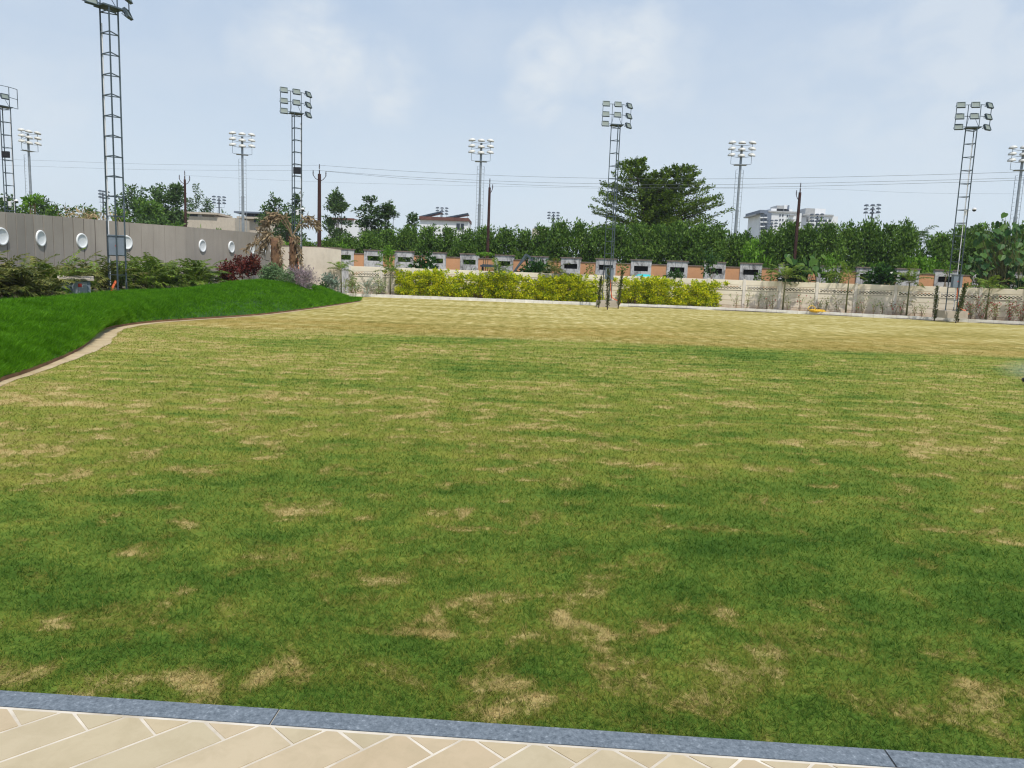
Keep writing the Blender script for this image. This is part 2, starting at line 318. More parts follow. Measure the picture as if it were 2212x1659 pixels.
def resample(pts,n):
    p=np.array([list(q) for q in pts],float); p=np.vstack([2*p[0]-p[1],p,2*p[-1]-p[-2]]); out=[]
    for i in range(1,len(p)-2):
        for k in range(n):
            t=k/n; a,b,c,d=p[i-1:i+3]; out.append(.5*((2*b)+(c-a)*t+(2*a-5*b+4*c-d)*t*t+(3*b-a-3*c+d)*t**3))
    out.append(p[-2]); return np.array(out)
ORD=['first','second','third','fourth','fifth','sixth','seventh','eighth','ninth','tenth','eleventh','twelfth','thirteenth','fourteenth','fifteenth','sixteenth','seventeenth','eighteenth','nineteenth','twentieth','twenty-first','twenty-second','twenty-third','twenty-fourth','twenty-fifth','twenty-sixth','twenty-seventh','twenty-eighth','twenty-ninth','thirtieth']
# ------------------------------------------------------------------ ground, lawn, terrace
def struct(o): o['kind']='structure'; return o
struct(MB().quad((-2500,-60,-.06),(2500,-60,-.06),(2500,4000,-.06),(-2500,4000,-.06)).build('ground',m_ground))
KL0,KL1=G(0,1489,.03),G(2212,1637,.03); kd=(KL1-KL0).normalized(); kn=Vector((-kd.y,kd.x,0))      # lawn side edge of the near kerb
KO=Vector((0,0,0)); t0=-KL0.x/kd.x; KO=KL0+kd*t0
KWID=abs((G(1106,1601,.035)-KO).dot(kn))
def kp(a,b,z): return Vector((KO.x+kd.x*a+kn.x*b,KO.y+kd.y*a+kn.y*b,z))       # a along kerb, b away towards the lawn
FK=[(-13.5,49.6),(-6,49.4),(0,49.2),(6,49.0),(12,48.4),(17,46.9),(21,45.2),(25,43.0),(29,40.2),(36,34.5)]
FKs=resample([(x,y,0) for x,y in FK],6)
edge_px=[(-150,905),(-60,858),(0,826),(50,809),(100,790),(150,768),(185,748),(205,728),(222,715),(260,706),(330,697),(430,690),(560,681),(660,669),(735,658),(778,651)]
EDGE=resample([(G(x,y).x,G(x,y).y,0) for x,y in edge_px],8)
lawn=[tuple(kp(-9,0,0))[:2],tuple(kp(40,0,0))[:2]]+[(36,34.5)]+[(x,y) for x,y in FK[::-1][1:]]+[tuple(q[:2]) for q in EDGE[::-1]]
import mathutils.geometry as mg
def sheet(name,poly,z,mat):
    tri=mg.tessellate_polygon([[Vector((x,y,0)) for x,y in poly]]); m=MB(); m.v=[(x,y,z) for x,y in poly]; m.f=[tuple(t) for t in tri]; m.mi=[0]*len(m.f)
    me=m.mesh(name,mat)
    if sum(p.normal.z for p in me.polygons)<0: me.flip_normals()
    return link(name,me)
struct(sheet('lawn',lawn,0,m_lawn))
rng=np.random.default_rng(5)
# strip of bare sandy soil between lawn and mound
wid=np.interp(EDGE[:,1],[6,9,11,14,16.5,20,30,41],[.10,.10,.16,.34,.36,.2,.13,.13]); tg=np.gradient(EDGE,axis=0); nr=unit(np.stack([tg[:,1],-tg[:,0],tg[:,2]*0],1))
mb=MB(); A=EDGE-nr*.08; B=EDGE+nr*(wid*(1+.06*np.sin(np.arange(len(wid))*.9)))[:,None]
for i in range(len(A)-1): mb.quad((*A[i][:2],.006),(*B[i][:2],.006),(*B[i+1][:2],.006),(*A[i+1][:2],.006))
struct(mb.build('soil_path',m_dirt))
# terrace: kerb stones, grout, slabs
mb=MB(); bl=1.93
for k in range(-4,10):
    a0=-.72+bl*k+.003; a1=a0+bl-.006
    pr=[(0,-.05),(0,.022),(-.012,.034),(-KWID+.004,.034),(-KWID+.002,-.05)]
    for (b0,z0),(b1,z1) in zip(pr[:-1],pr[1:]): mb.quad(kp(a0,b0,z0),kp(a0,b1,z1),kp(a1,b1,z1),kp(a1,b0,z0))
    mb.quad(*[kp(a0,b,z) for b,z in pr]); mb.quad(*[kp(a1,b,z) for b,z in pr][::-1])
struct(mb.build('kerb',m_kerb))
struct(MB().quad(kp(-12,-KWID,.0335),kp(-12,-8,.0335),kp(40,-8,.0335),kp(40,-KWID,.0335)).quad(kp(-12,-.003,.026),kp(-12,-KWID-.001,.026),kp(40,-KWID-.001,.026),kp(40,-.003,.026)).build('terrace_base',m_grout))
J0,J1=G(280,1547,.035),G(0,1647,.035)
ju=(J1-J0); ja=Vector((ju.dot(kd),ju.dot(kn))).normalized(); jb=Vector((-ja.y,ja.x))
if jb.x<0: jb=-jb
def clip(poly,lim):
    out=[]
    for i,p in enumerate(poly):
        q=poly[(i+1)%len(poly)]; a,b=p[1]<=lim,q[1]<=lim
        if a: out.append(p)
        if a!=b:
            t=(lim-p[1])/(q[1]-p[1]); out.append((p[0]+(q[0]-p[0])*t,lim))
    return out
mb=MB(); sp=.2135; wstrip=abs(sp*jb.x); random.seed(3); g=.0054
a_start=(J0-KO).dot(kd)
for k in range(-60,90):
    o=Vector((a_start+k*sp,-KWID)); t=-1.2
    cuts=[-1.0,.62*wstrip*0+.116*1.0]; pos_=.0
    # triangle leg: cross joint meets the lower long joint this far from the kerb
    cuts=[-1.,.125,1.05+random.uniform(-.02,.02),1.9,2.8]
    for c0,c1 in zip(cuts[:-1],cuts[1:]):
        q=[]
        for (tt,vv) in ((c0+g,-g),(c1-g,-g),(c1-g,-wstrip+g),(c0+g,-wstrip+g)):
            jit=random.uniform(-.0015,.0015); q.append((o.x+ja.x*tt+jb.x*vv+jit,o.y+ja.y*tt+jb.y*vv+jit))
        q=clip(q,-KWID-.0135)
        if len(q)>=3:
            z=.0355+random.uniform(-.0008,.0008); top=[kp(a,b,z) for a,b in q]; mb.quad(*top[::-1])
            i=len(mb.v)-len(q)
            bot=[kp(a,b,.029) for a,b in q]; j=len(mb.v); mb.v+=[tuple(x) for x in bot]; n=len(q)
            for a in range(n): mb.f.append((i+a,i+(a+1)%n,j+(n-1-(a+1)%n),j+(n-1-a))); mb.mi.append(0)
struct(mb.build('terrace',m_slab))
# lawn blades
def in_lawn(x,y):
    ex=np.interp(y,EDGE[:,1],EDGE[:,0]+.0); e2=np.interp(y,B[:,1],B[:,0])
    side=(x-KO.x)*kn.x+(y-KO.y)*kn.y
    return (side>.012)&(x>np.where(y>EDGE[0,1],e2,-99))&(y<47)
def blades(name,x,y,z,h,wd,rng,mat,lean=.9,dirx=0,diry=0):
    n=len(x); th=rng.random(n)*2*np.pi; b=np.stack([x,y,z],1); s=np.stack([np.cos(th),np.sin(th),0*th],1)*wd[:,None]
    l=rng.normal(size=(n,2))*lean*.5+np.array([dirx,diry]); tip=b+np.stack([l[:,0]*h,l[:,1]*h,h*(.55+.45*rng.random(n))],1)
    v=np.stack([b-s,b+s,tip],1).reshape(-1,3); return link(name,nmesh(name,v,3,mat))
n=430000; d=2.0*np.exp(rng.random(n)*np.log(24/2.0)); an=(rng.random(n)*2-1)*R(44); x=d*np.tan(an)*1.0; y=d
k=in_lawn(x,y); x,y,d=x[k],y[k],d[k]; h=(.020+.012*rng.random(len(x)))*np.where(rng.random(len(x))<.06,1.7,1); fade=np.clip((24-d)/8,.35,1)
tag(blades('lawn_grass',x,y,x*0,h*fade,.0016*np.maximum(d/2.4,1)**.9,rng,m_blade,1.5),'short mown patchy green and straw coloured lawn grass','grass',kind='stuff')
# ------------------------------------------------------------------ the grass mound
MR=[((-260,690),11),((-120,668),13),((-30,658),15),((60,652),17),((150,643),20),((210,638),22),((270,632),24),((340,629),26),((430,623),29),((500,614),31.5),((555,607),34),((600,606),36),((640,610),38),((690,620),40),((740,637),42.5),((778,650),44)]
RID=resample([tuple(P(x,y,Y)) for (x,y),Y in MR],8)
m_=len(RID); ed=np.array([[np.interp(i,np.linspace(0,m_-1,len(EDGE)),EDGE[:,c]) for c in range(3)] for i in range(m_)])
BACK=RID+np.array([-1.8,1.5,0])*np.ones((m_,1)); BACK[:,2]=np.clip(RID[:,2]-.25,-.05,.62)
T=np.concatenate([np.linspace(0,1,15),[1.35,1.7,2.0]]); grid=np.zeros((m_,len(T),3))
for j,t in enumerate(T):
    if t<=1: grid[:,j]=ed+(RID-ed)*t; grid[:,j,2]=.055+(np.maximum(RID[:,2],.06)-.055)*np.sin(t*math.pi/2)**.9
    else: grid[:,j]=RID+(BACK-RID)*(t-1); grid[:,j,2]=np.maximum(RID[:,2],.06)+(BACK[:,2]-np.maximum(RID[:,2],.06))*(t-1)**1.5
lump=.05*np.sin(grid[:,:,0]*2.9+grid[:,:,1]*.9)*np.cos(grid[:,:,1]*1.9-grid[:,:,0]*1.6); grid[:,1:15,2]+=lump[:,1:15]*np.sin(np.clip(T[1:15],0,1)*math.pi)[None]
mb=MB(); nt_=len(T); mb.v=[tuple(q) for q in grid.reshape(-1,3)]
for i in range(m_-1):
    for j in range(nt_-1): mb.f.append((i*nt_+j,i*nt_+j+1,(i+1)*nt_+j+1,(i+1)*nt_+j)); mb.mi.append(0)
for i in range(m_-1):                                                # cut turf face at the foot
    a,b=grid[i,0],grid[i+1,0]; mb.cm=1; mb.quad(a,b,(b[0],b[1],-.02),(a[0],a[1],-.02))
me=mb.mesh('mound',[m_mound,m_soil],True)
if np.mean([p.normal.z for p in me.polygons])<0: me.flip_normals()
struct(link('mound',me))
n=420000; u=rng.random(n); yy=np.interp(u,np.linspace(0,1,200),np.linspace(0,1,200)**1.5)   # denser near the camera
fi=yy*(m_-1.001); tj=rng.random(n)**.85*16.; i0=fi.astype(int); j0=np.minimum(tj.astype(int),nt_-2); fu=(fi-i0)[:,None]; fv=(np.minimum(tj,nt_-1.001)-j0)[:,None]
p=(grid[i0,j0]*(1-fu)+grid[i0+1,j0]*fu)*(1-fv)+(grid[i0,j0+1]*(1-fu)+grid[i0+1,j0+1]*fu)*fv
dd=np.linalg.norm(p,axis=1); tuft=.5+.28*np.sin(p[:,0]*13+np.sin(p[:,1]*6)*2)*np.sin(p[:,1]*8+2*np.sin(p[:,0]*5))+.25*np.sin(p[:,0]*5+np.sin(p[:,1]*3)*2)*np.sin(p[:,1]*4.3+p[:,0]*1.3)
tag(blades('mound_grass',p[:,0],p[:,1],p[:,2]-.012,(.05+.09*rng.random(n))*(.25+1.35*tuft),.0042*np.maximum(dd/9,1),rng,m_mblade,1.1,.35,-.35),'lush bright green grass covering the mound','grass',kind='stuff')
# planting beds
bedpoly=[tuple(q[:2]) for q in BACK[::4]]+[tuple(RID[-1][:2])]+[(-8.9,49.6),(-10,58),(-19,58),(-26,30),(-26,8)]
mb=MB()
for i in range(m_-1):
    a,b=BACK[i],BACK[i+1]; wv=np.array([-5.,2.5,0]); mb.quad(a,b,b+wv,a+wv)
struct(mb.build('planting_bed',m_mulch))
bed=[(x,y) for x,y in FK]+[(x+.7,y+3.5) for x,y in FK[::-1]]
struct(sheet('flower_bed',bed,.05,m_soil))
# far white kerb as painted stones
mb=MB(); L=np.cumsum(np.r_[0,np.linalg.norm(np.diff(FKs,axis=0),axis=1)])
def fk(s,off=0):
    x=np.interp(s,L,FKs[:,0]); y=np.interp(s,L,FKs[:,1]); x2=np.interp(s+.05,L,FKs[:,0]); y2=np.interp(s+.05,L,FKs[:,1]); x1=np.interp(s-.05,L,FKs[:,0]); y1=np.interp(s-.05,L,FKs[:,1])
    t=Vector((x2-x1,y2-y1,0)).normalized(); return Vector((x,y,0))+Vector((-t.y,t.x,0))*off, math.atan2(t.y,t.x)
RT=RM.transposed()
def px_of(v):
    d=RT@(Vector(v)-Vector((0,0,H))); return CX+F*d.x/-d.z
def kx(x,off=0):
    # the kerb point (off metres towards the wall) seen at picture column x
    a,b=0.,float(L[-1])
    for _ in range(40):
        m=(a+b)/2
        if px_of(fk(m,off)[0])<x: a=m
        else: b=m
    return fk(a,off)
def fk_at(X,off=0): return fk(np.interp(X,FKs[:,0],L),off)
s=.3; random.seed(8)
while s<L[-1]-1:
    q,a=fk(s+.3,.08+random.uniform(-.006,.006)); mb.box(q+Vector((0,0,.065+random.uniform(-.008,.008))),(.592,.20,.25),a+random.uniform(-.01,.01)); s+=.6
struct(mb.build('far_kerb',m_white))
# ------------------------------------------------------------------ grey wall with white discs
WP=[(-200,24.2),(-90,25.2),(0,26.4),(85,28.8),(175,31.2),(272,33.4),(350,35.0),(402,36.2),(436,37.5),(499,40.0),(544,42.6),(571,45),(584,47.4),(590,50)]
TOPY={-200:441,-90:450,0:457,85:464,175:471.5,272:480,350:486,402:490,436:493,499:498,544:502,571:505,584:507,590:509}
WL=[P(x,TOPY[x],Y) for x,Y in WP]; WS=resample([tuple(q) for q in WL],6)
wall=thing('boundary_wall',(WS[20][0],WS[20][1],0),'tall curved taupe plaster wall with round white discs behind the palms','wall'); wo=Vector(wall.location)
mb=MB(); ln=np.r_[0,np.cumsum(np.linalg.norm(np.diff(WS[:,:2],axis=0),axis=1))]
def wpt(s): return np.array([np.interp(s,ln,WS[:,c]) for c in range(3)])
def wnorm(s):
    a,b=wpt(max(s-.15,0)),wpt(min(s+.15,ln[-1])); t=b-a; n=np.array([t[1],-t[0],0]); return n/np.linalg.norm(n)
s=0; panels=[]
while s<ln[-1]-.05: panels.append((s,min(s+.585,ln[-1]))); s+=.585
for (a,b) in panels:
    g0=.022 if a<9.5 else .006; p,q=wpt(a+g0),wpt(b-g0); na=wnorm((a+b)/2)*.0; th=wnorm((a+b)/2)*.18
    A0=Vector(p)-wo; B0=Vector(q)-wo; th=Vector(th)
    for (u,v,z0,z1) in ((A0,B0,0,0),):
        f=[Vector((A0.x,A0.y,-.1)),Vector((B0.x,B0.y,-.1)),Vector((B0.x,B0.y,B0.z)),Vector((A0.x,A0.y,A0.z))]; bk=[x-th for x in f]
        mb.quad(*f); mb.quad(*bk[::-1]); mb.quad(f[3],f[2],bk[2],bk[3]); mb.quad(f[0],f[3],bk[3],bk[0]); mb.quad(f[2],f[1],bk[1],bk[2])
mb.build('wall_face',m_wall,wall)
mb=MB()
for i in range(0,len(WS)-1):
    a,b=Vector(WS[i])-wo,Vector(WS[i+1])-wo; n=Vector(wnorm((ln[i]+ln[i+1])/2))
    a0,b0=a-n*.02,b-n*.02; a1,b1=a-n*.17,b-n*.17
    for z in (0,):
        mb.quad(*(Vector((q.x,q.y,zz)) for q,zz in ((a0,-.1),(b0,-.1),(b0,b.z-.01),(a0,a.z-.01))))
mb.build('wall_core',m_groove,wall)
rim=MB().lathe([(.21,.020),(.225,.05),(.26,.085),(.29,.07),(.305,.03),(.305,-.01)],n=28).mesh('rim',m_disc,True)
dish=MB().lathe([(.235,.052),(.19,.028),(.10,.016),(.001,.012)],n=28).mesh('dish',m_disc,True)
slot=MB().lathe([(.001,.0),(.05,.004),(.055,-.004)],n=14).mesh('lamp_slot',m_dark)
for k,(dx,dy) in enumerate([(-85,507),(0,511),(85,515),(174.6,520.5),(272,524),(436,531.5),(499,534),(544,537),(571,539),(584,540)]):
    Y=float(np.interp(dx,[a for a,_ in WP],[b for _,b in WP])); c=P(dx,dy,Y)
    j=int(np.argmin(np.hypot(WS[:,0]-c.x,WS[:,1]-c.y))); n=Vector(wnorm(ln[j])); pw=wpt(ln[j]); base=Vector((c.x,c.y,c.z)); off=(base-Vector(pw)).dot(n); base=base-n*off+n*.004
    M=n.to_track_quat('Z','Y').to_matrix()
    r=link('wall_disc',rim,wall,base-wo); r.rotation_euler=M.to_euler(); r.scale.z=.6; d=link('dish',dish,r)
    if k in (4,7): q=link('lamp_slot',slot,r,(-.08,0,.022)); q.scale=(.9,2.2,1)
# cream corner wall
cw=[P(585,531,50.6),P(649,533,50.8),P(700,535,51),P(737,537.5,51.2)]
o=thing('corner_wall',(cw[1].x,cw[1].y,0),'plain cream plastered corner wall between taupe wall and precast wall','wall')
mb=MB()
for a,b in zip(cw[:-1],cw[1:]):
    t=(b-a); t.z=0; nrm=Vector((t.y,-t.x,0)).normalized(); c=(a+b)/2; z=(a.z+b.z)/2; mb.box(Vector((c.x,c.y,z/2))-Vector(o.location),(t.length+.001,.22,z),math.atan2(t.y,t.x))
mb.build('wall_face',m_cream2,o)
mb=MB(); a,b=cw[0],cw[-1]; t=b-a; c=(a+b)/2; mb.box(Vector((c.x,c.y,c.z+.035))-Vector(o.location),(t.length+.1,.30,.07),math.atan2(t.y,t.x),M=Matrix.Rotation(math.atan2(t.y,t.x),3,'Z')@Matrix.Rotation(-math.atan2(t.z,math.hypot(t.x,t.y)),3,'Y')); mb.build('coping',m_coping,o)
# ------------------------------------------------------------------ cream precast wall
pw=thing('precast_wall',tuple(fk_at(8,1.75)[0]),'long low cream precast concrete wall with pierced lattice band behind the white kerb','wall'); po=Vector(pw.location)
bay=2.1; HT=1.93; ph=HT/6
pm=MB().box((0,0,(HT+.05)/2),(.17,.17,HT+.05)).mesh('post',m_post)
mb=MB()
for j in range(6):
    if j==4: continue
    mb.box((0,.0,(j+.5)*ph),(bay-.172,.055,ph-.034)); 
    mb.box((0,.012,(j+.5)*ph),(bay-.178,.03,ph-.001))
sm=mb.mesh('solid_panel',m_cream)
mb=MB(); nx,nz=21,5; cxw=(bay-.18)/nx; cz=(ph-.02)/nz; th=.11
solid=lambda i,j: not (0<j<nz-1 and 0<i<nx-1 and (i+(j%2)*1)%2==0 )
X0=-(bay-.18)/2; Z0=4*ph+.01
for i in range(nx):
    for j in range(nz):
        x0,x1,z0,z1=X0+i*cxw,X0+(i+1)*cxw,Z0+j*cz,Z0+(j+1)*cz
        if solid(i,j):
            mb.quad((x0,-th/2,z0),(x1,-th/2,z0),(x1,-th/2,z1),(x0,-th/2,z1)); mb.quad((x1,th/2,z0),(x0,th/2,z0),(x0,th/2,z1),(x1,th/2,z1))
        else:
            e=.0
            mb.quad((x0,-th/2,z0),(x0,th/2,z0),(x1,th/2,z0),(x1,-th/2,z0)); mb.quad((x0,-th/2,z1),(x1,-th/2,z1),(x1,th/2,z1),(x0,th/2,z1)); mb.quad((x0,-th/2,z0),(x0,-th/2,z1),(x0,th/2,z1),(x0,th/2,z0)); mb.quad((x1,-th/2,z0),(x1,th/2,z0),(x1,th/2,z1),(x1,-th/2,z1))
lm=mb.mesh('lattice_panel',m_cream)
s=np.interp(-11.0,FKs[:,0],L); sE=np.interp(34,FKs[:,0],L); prev=None
while s<sE:
    q,a=fk(s,1.75); link('post',pm,pw,q-po,a)
    if prev is not None:
        c=(q+prev)/2; t=q-prev; an=math.atan2(t.y,t.x)
        for nm,me in (('solid_panel',sm),('lattice_panel',lm)):
            o=link(nm,me,pw,c-po,an); o.scale.x=t.length/bay
    prev=q; s+=bay
bk_=MB(); ss=np.linspace(np.interp(-10.5,FKs[:,0],L),np.interp(33.5,FKs[:,0],L),24); pr=[(1.86,-.05),(1.90,1.50),(2.6,1.42),(4.2,.6),(4.6,-.05)]
for s0,s1 in zip(ss[:-1],ss[1:]):
    for (o0,z0),(o1,z1) in zip(pr[:-1],pr[1:]):
        q=[fk(s0,o0)[0],fk(s1,o0)[0],fk(s1,o1)[0],fk(s0,o1)[0]]; bk_.quad(*[(v.x,v.y,z) for v,z in zip(q,(z0,z0,z1,z1))])
struct(bk_.build('earth_bank',m_mulch))
# ------------------------------------------------------------------ compound wall behind: weathered piers and orange panels
pc=[745,808,874,944,1015,1090,1163,1234,1310,1386,1464,1545,1623,1707,1790,1875,1961,2044,2126,2206,2292]
YC=lambda x: float(np.interp(x,[700,1000,1400,1850,2300],[57.3,57.,53.6,50.6,49.2]))
TC=lambda x: float(np.interp(x,[735,1233,1623,1875,2205,2300],[537,556,568,577,588,591]))
cwall=thing('compound_wall',tuple(P(1310,600,YC(1310))*1)[:2]+(0,),'weathered grey compound wall with slot openings alternating with orange panels','wall'); co_=Vector(cwall.location)
pp=[P(x,TC(x),YC(x)) for x in pc]; random.seed(4)
for i,q in enumerate(pp):
    a=pp[max(i-1,0)]; b=pp[min(i+1,len(pp)-1)]; t=b-a; an=math.atan2(t.y,t.x); top=q.z-.07; c=Vector((q.x,q.y,0))-co_
    wdt=1.40; oz=top-.55; oh=.35; ow=.96; mb=MB(); M=Matrix.Rotation(an,3,'Z')
    def bx(x,z,dx,dz,dy=.3): mb.box(c+M@Vector((x,0,z)),(dx,dy,dz),an)
    bx(0,(oz-oh/2)/2,wdt,oz-oh/2); bx(0,(oz+oh/2+top)/2,wdt,top-oz-oh/2); sw=(wdt-ow)/2
    bx(-(ow+sw)/2,oz,sw,oh); bx((ow+sw)/2,oz,sw,oh); mb.build('pier',m_weather,cwall)
    MB().box(c+Vector((0,0,top+.037)),(wdt+.1,.40,.07),an).build('coping',m_coping,cwall)
    if i>=6: MB().box(c+M@Vector((0,.09,oz)),(ow,.02,oh),an).build('slot_shade',m_dark,cwall)  # flat black sheet added so the slot reads as deep shade
    if i<len(pp)-1:
        n_=pp[i+1]; d=n_-q; an2=math.atan2(d.y,d.x); wo_=math.hypot(d.x,d.y)-wdt; cc=Vector(((q.x+n_.x)/2,(q.y+n_.y)/2,0))-co_; tz=(top+n_.z-.07)/2-.27
        if wo_>.2:
            MB().box(cc+Vector((0,0,tz/2)),(wo_+.02,.2,tz),an2).build('orange_panel',m_orange,cwall); MB().box(cc+Vector((0,0,tz+.03)),(wo_-.01,.28,.06),an2).build('panel_coping',m_coping,cwall)
# ------------------------------------------------------------------ lattice floodlight towers
TH=10.0; NR=14
legm={}
def tower(base,yaw,label,head_yaw,lean=(0,0),plinth=True,black=None,camera=None,box_yaw=0,pipe=True,skip=((0,1),),tilt=25,TH=10.0,conduit=True):
    t=thing('floodlight_tower',base,label,'floodlight tower','lattice floodlight towers'); t.rotation_euler=(0,0,0)
    r=.315; an=[yaw,yaw+R(120),yaw+R(240)]; cr=[Vector((r*math.cos(a),r*math.sin(a),0)) for a in an]; zb=.0
    for c in cr:
        mb=MB(); a=math.atan2(c.y,c.x); mb.box(c+Vector((0,0,TH/2)),(.055,.012,TH),a+R(60)); mb.box(c+Vector((0,0,TH/2)),(.012,.055,TH),a+R(60)); mb.box(c+Vector((0,0,.012)),(.14,.14,.02),a)
        mb.build('leg',m_steel,t)
    for k in range(1,NR+1):
        z=k*TH/NR-.12; mb=MB()
        for i in range(3): mb.tube([cr[i]+Vector((0,0,z)),cr[(i+1)%3]+Vector((0,0,z))],.021,4)
        mb.build('rung',m_steel,t)
    hy=Matrix.Rotation(head_yaw,3,'Z')
    MB().box((0,0,TH+.02),(.72,.60,.05),head_yaw).build('platform',m_steel,t)
    mb=MB(); xs=[-.86,-.30,.30,.86]; zs=[.08,.62,1.20]; bend=lambda x: .0 if x<.5 else .22
    for x in xs: mb.tube([hy@Vector((x,bend(x),TH+zs[0])),hy@Vector((x,bend(x),TH+zs[-1]))],.02,4)
    for z in zs: mb.tube([hy@Vector((x,bend(x),TH+z)) for x in xs],.02,4)
    for x in (-.30,.30): mb.tube([hy@Vector((x,0,TH+.05)),hy@Vector((x*.5,.3,TH+.6))],.012,4)
    mb.build('head_frame',m_steel,t)
    for ci,x in enumerate((-.70,.0,.74)):
        for ri,z in enumerate(zs):
            if (ri,ci) in skip: continue
            yw=head_yaw+(R(38) if ci==2 else R(4)*(ci-1)); M=Matrix.Rotation(yw,3,'Z')@Matrix.Rotation(R(-tilt),3,'X')
            c=hy@Vector((x,bend(x)-.16,TH+z-.02))
            f=MB().box((0,.045,0),(.42,.06,.32)).box((0,.09,0),(.3,.05,.22))
            for sx_ in(-1,1): f.box((sx_*.195,0,0),(.03,.05,.32)); f.box((0,0,sx_*.148),(.36,.05,.024))
            f.tube([(-.225,.03,0),(-.225,.16,0),(.225,.16,0),(.225,.03,0)],.012,4)
            f=f.build('floodlight',m_steel,t,c); f.rotation_euler=M.to_euler()
            MB().box((0,.008,0),(.352,.012,.266)).build('lens',m_lens,f)
    bz=Matrix.Rotation(box_yaw,3,'Z'); mb=MB().box((0,0,1.58),(.48,.26,.66),box_yaw).box((0,0,1.93),(.54,.32,.035),box_yaw)
    bo=mb.build('control_box',m_box,t,bz@Vector((.02,-.12,0)))
    MB().quad(*[bz@Vector(q) for q in ((-.045,-.134,1.55),(.045,-.134,1.55),(0,-.134,1.64))]).build('danger_mark',m_red,bo)
    if pipe: MB().tube([cr[2]*.85+Vector((0,0,.2)),cr[2]*.85+Vector((0,0,TH*.95))],.018,6).build('cable_pipe',m_cam,t)
    if conduit: MB().tube([Vector((.12,-.1,1.25)),Vector((.14,-.12,.7)),Vector((.25,-.16,.18)),Vector((.55,-.3,.02)),Vector((.75,-.35,-.15))],.03,6).build('conduit',m_pipe,t)
    else: MB().tube([Vector((.0,-.1,.35)),Vector((-.06,-.2,.15)),Vector((-.12,-.3,-.15))],.045,6).build('conduit',m_pipe,t)
    if plinth: MB().box((.0,0,-.2),(1.25,1.0,.4)).build('plinth',m_conc,t)
    if black: 
        b=MB().box((0,0,0),(.42,.14,.36)).box((0,-.08,0),(.36,.03,.3)); b.build('speaker_box',m_black,t,(.15,-.3,black))
    for (cx_,cz_) in (camera or []):
        cm_=MB().tube([(0,0,0),(cx_*.6,-.05,.05)],.02,5).lathe([(.001,.09),(.08,.07),(.11,0),(.1,-.03)],(cx_,-.06,.08),10).box((cx_*.25,-.02,-.12),(.14,.1,.26)); cm_=cm_.build('security_camera',m_cam,t,(0,-.1,cz_))
        MB().lathe([(.1,-.03),(.085,-.09),(.001,-.13)],(cx_,-.06,.08),10).build('dome',m_black,cm_)
    return t
TW=[((255,628,27.5),R(-63),'grey lattice floodlight tower standing on the mound in front of the taupe wall',R(58),dict(plinth=False,box_yaw=R(20),pipe=True,conduit=False)),
    ((640,603,45.0),R(150),'grey lattice floodlight tower behind the dead palms',R(30),dict(plinth=True,black=6.1,camera=[(.42,3.9)])),
    ((1312,649,46.6),R(160),'grey lattice floodlight tower between the two sections of yellow hedge',R(6),dict(pipe=False)),
    ((2056,671,42.3),R(165),'grey lattice floodlight tower beside the slim conifers near the right wall end',R(-14),dict(camera=[(.5,5.35)])),
    ((21,470,46.5),R(140),'grey lattice floodlight tower rising behind the taupe wall at far left',R(58),dict(black=7.4,camera=[(.55,4.7),(-.6,5.0)],skip=((0,1),(0,0),(0,2),(1,0),(1,2),(2,0),(2,1),(2,2))))]
for (q,yaw,lab,hy,kw) in TW:
    b=P(*q)
    if q[0]==21: b.z=.2
    tx,ty={255:(235,17),640:(633,245),1312:(1341,271),2056:(2091,276),21:(12,231)}[q[0]]; kw['TH']=P(tx,ty,b.y).z-b.z-.02
    tower(b,yaw,lab,hy,**kw)
# ------------------------------------------------------------------ stadium floodlight masts
MHT=18.4
def mast(pale=True):
    sm_=m_steel2 if pale else m_mastdark; rm=m_refl if pale else m_mastdark; um=m_under if pale else m_bdark
    t=thing('floodlight_mast',(0,0,0),'-','floodlight mast','tall stadium floodlight masts')
    mb=MB(); mb.tube([(0,0,0),(0,0,5.5)],.23,10); mb.tube([(0,0,5.5),(0,0,11)],.18,10); mb.tube([(0,0,11),(0,0,MHT-.2)],.14,10)
    mb.tube([(0,0,5.4),(0,0,5.55)],.25,10); mb.tube([(0,0,10.9),(0,0,11.05)],.2,10); mb.build('pole',sm_,t)
    mb=MB()
    for x in(-.42,.42): mb.tube([(x,.32,0),(x,.32,MHT-2.9)],.028,4)
    for k in range(1,38):
        for (x0,x1) in ((-.42,-.2),(.2,.42)): mb.tube([(x0,.32,k*.42),(x1,.32,k*.42)],.016,4)
    mb.build('ladder',sm_,t)
    mb=MB(); mb.box((0,.1,MHT-2.35),(1.4,.9,.06)); pts=lambda z:[(-1.12,-.25,z),(-.5,.1,z-.05),(0,.2,z-.06),(.5,.1,z-.05),(1.12,-.25,z)]
    for z in (MHT-2.3,MHT-1.45,MHT-.8,MHT-.15): mb.tube(pts(z),.03,4)
    for x in(-1.12,1.12): mb.tube([(x,-.25,MHT-2.3),(x,-.25,MHT)],.03,4)
    mb.build('head_frame',sm_,t)
    up=MB().lathe([(.001,.25),(.2,.235),(.37,.15),(.44,.03),(.43,.0)],n=14).mesh('lamp',rm,True); dn=MB().lathe([(.43,0),(.40,-.04),(.25,-.06),(.001,-.07)],n=14).mesh('lens',um,True)
    for x in(-1.1,0,1.1):
        for r_ in range(3):
            z=MHT-.02-r_*.67-(.06 if x==0 and r_ else 0)
            l=link('lamp',up,t,(x,-.3 if x else -.18,z)); l.rotation_euler=(R(6+3*r_),R(8)*(1 if x>0 else -1 if x<0 else 0),0); l.scale=(1,1,1.1); link('lens',dn,l)
    return t
mp=mast(True); md=mast(False)
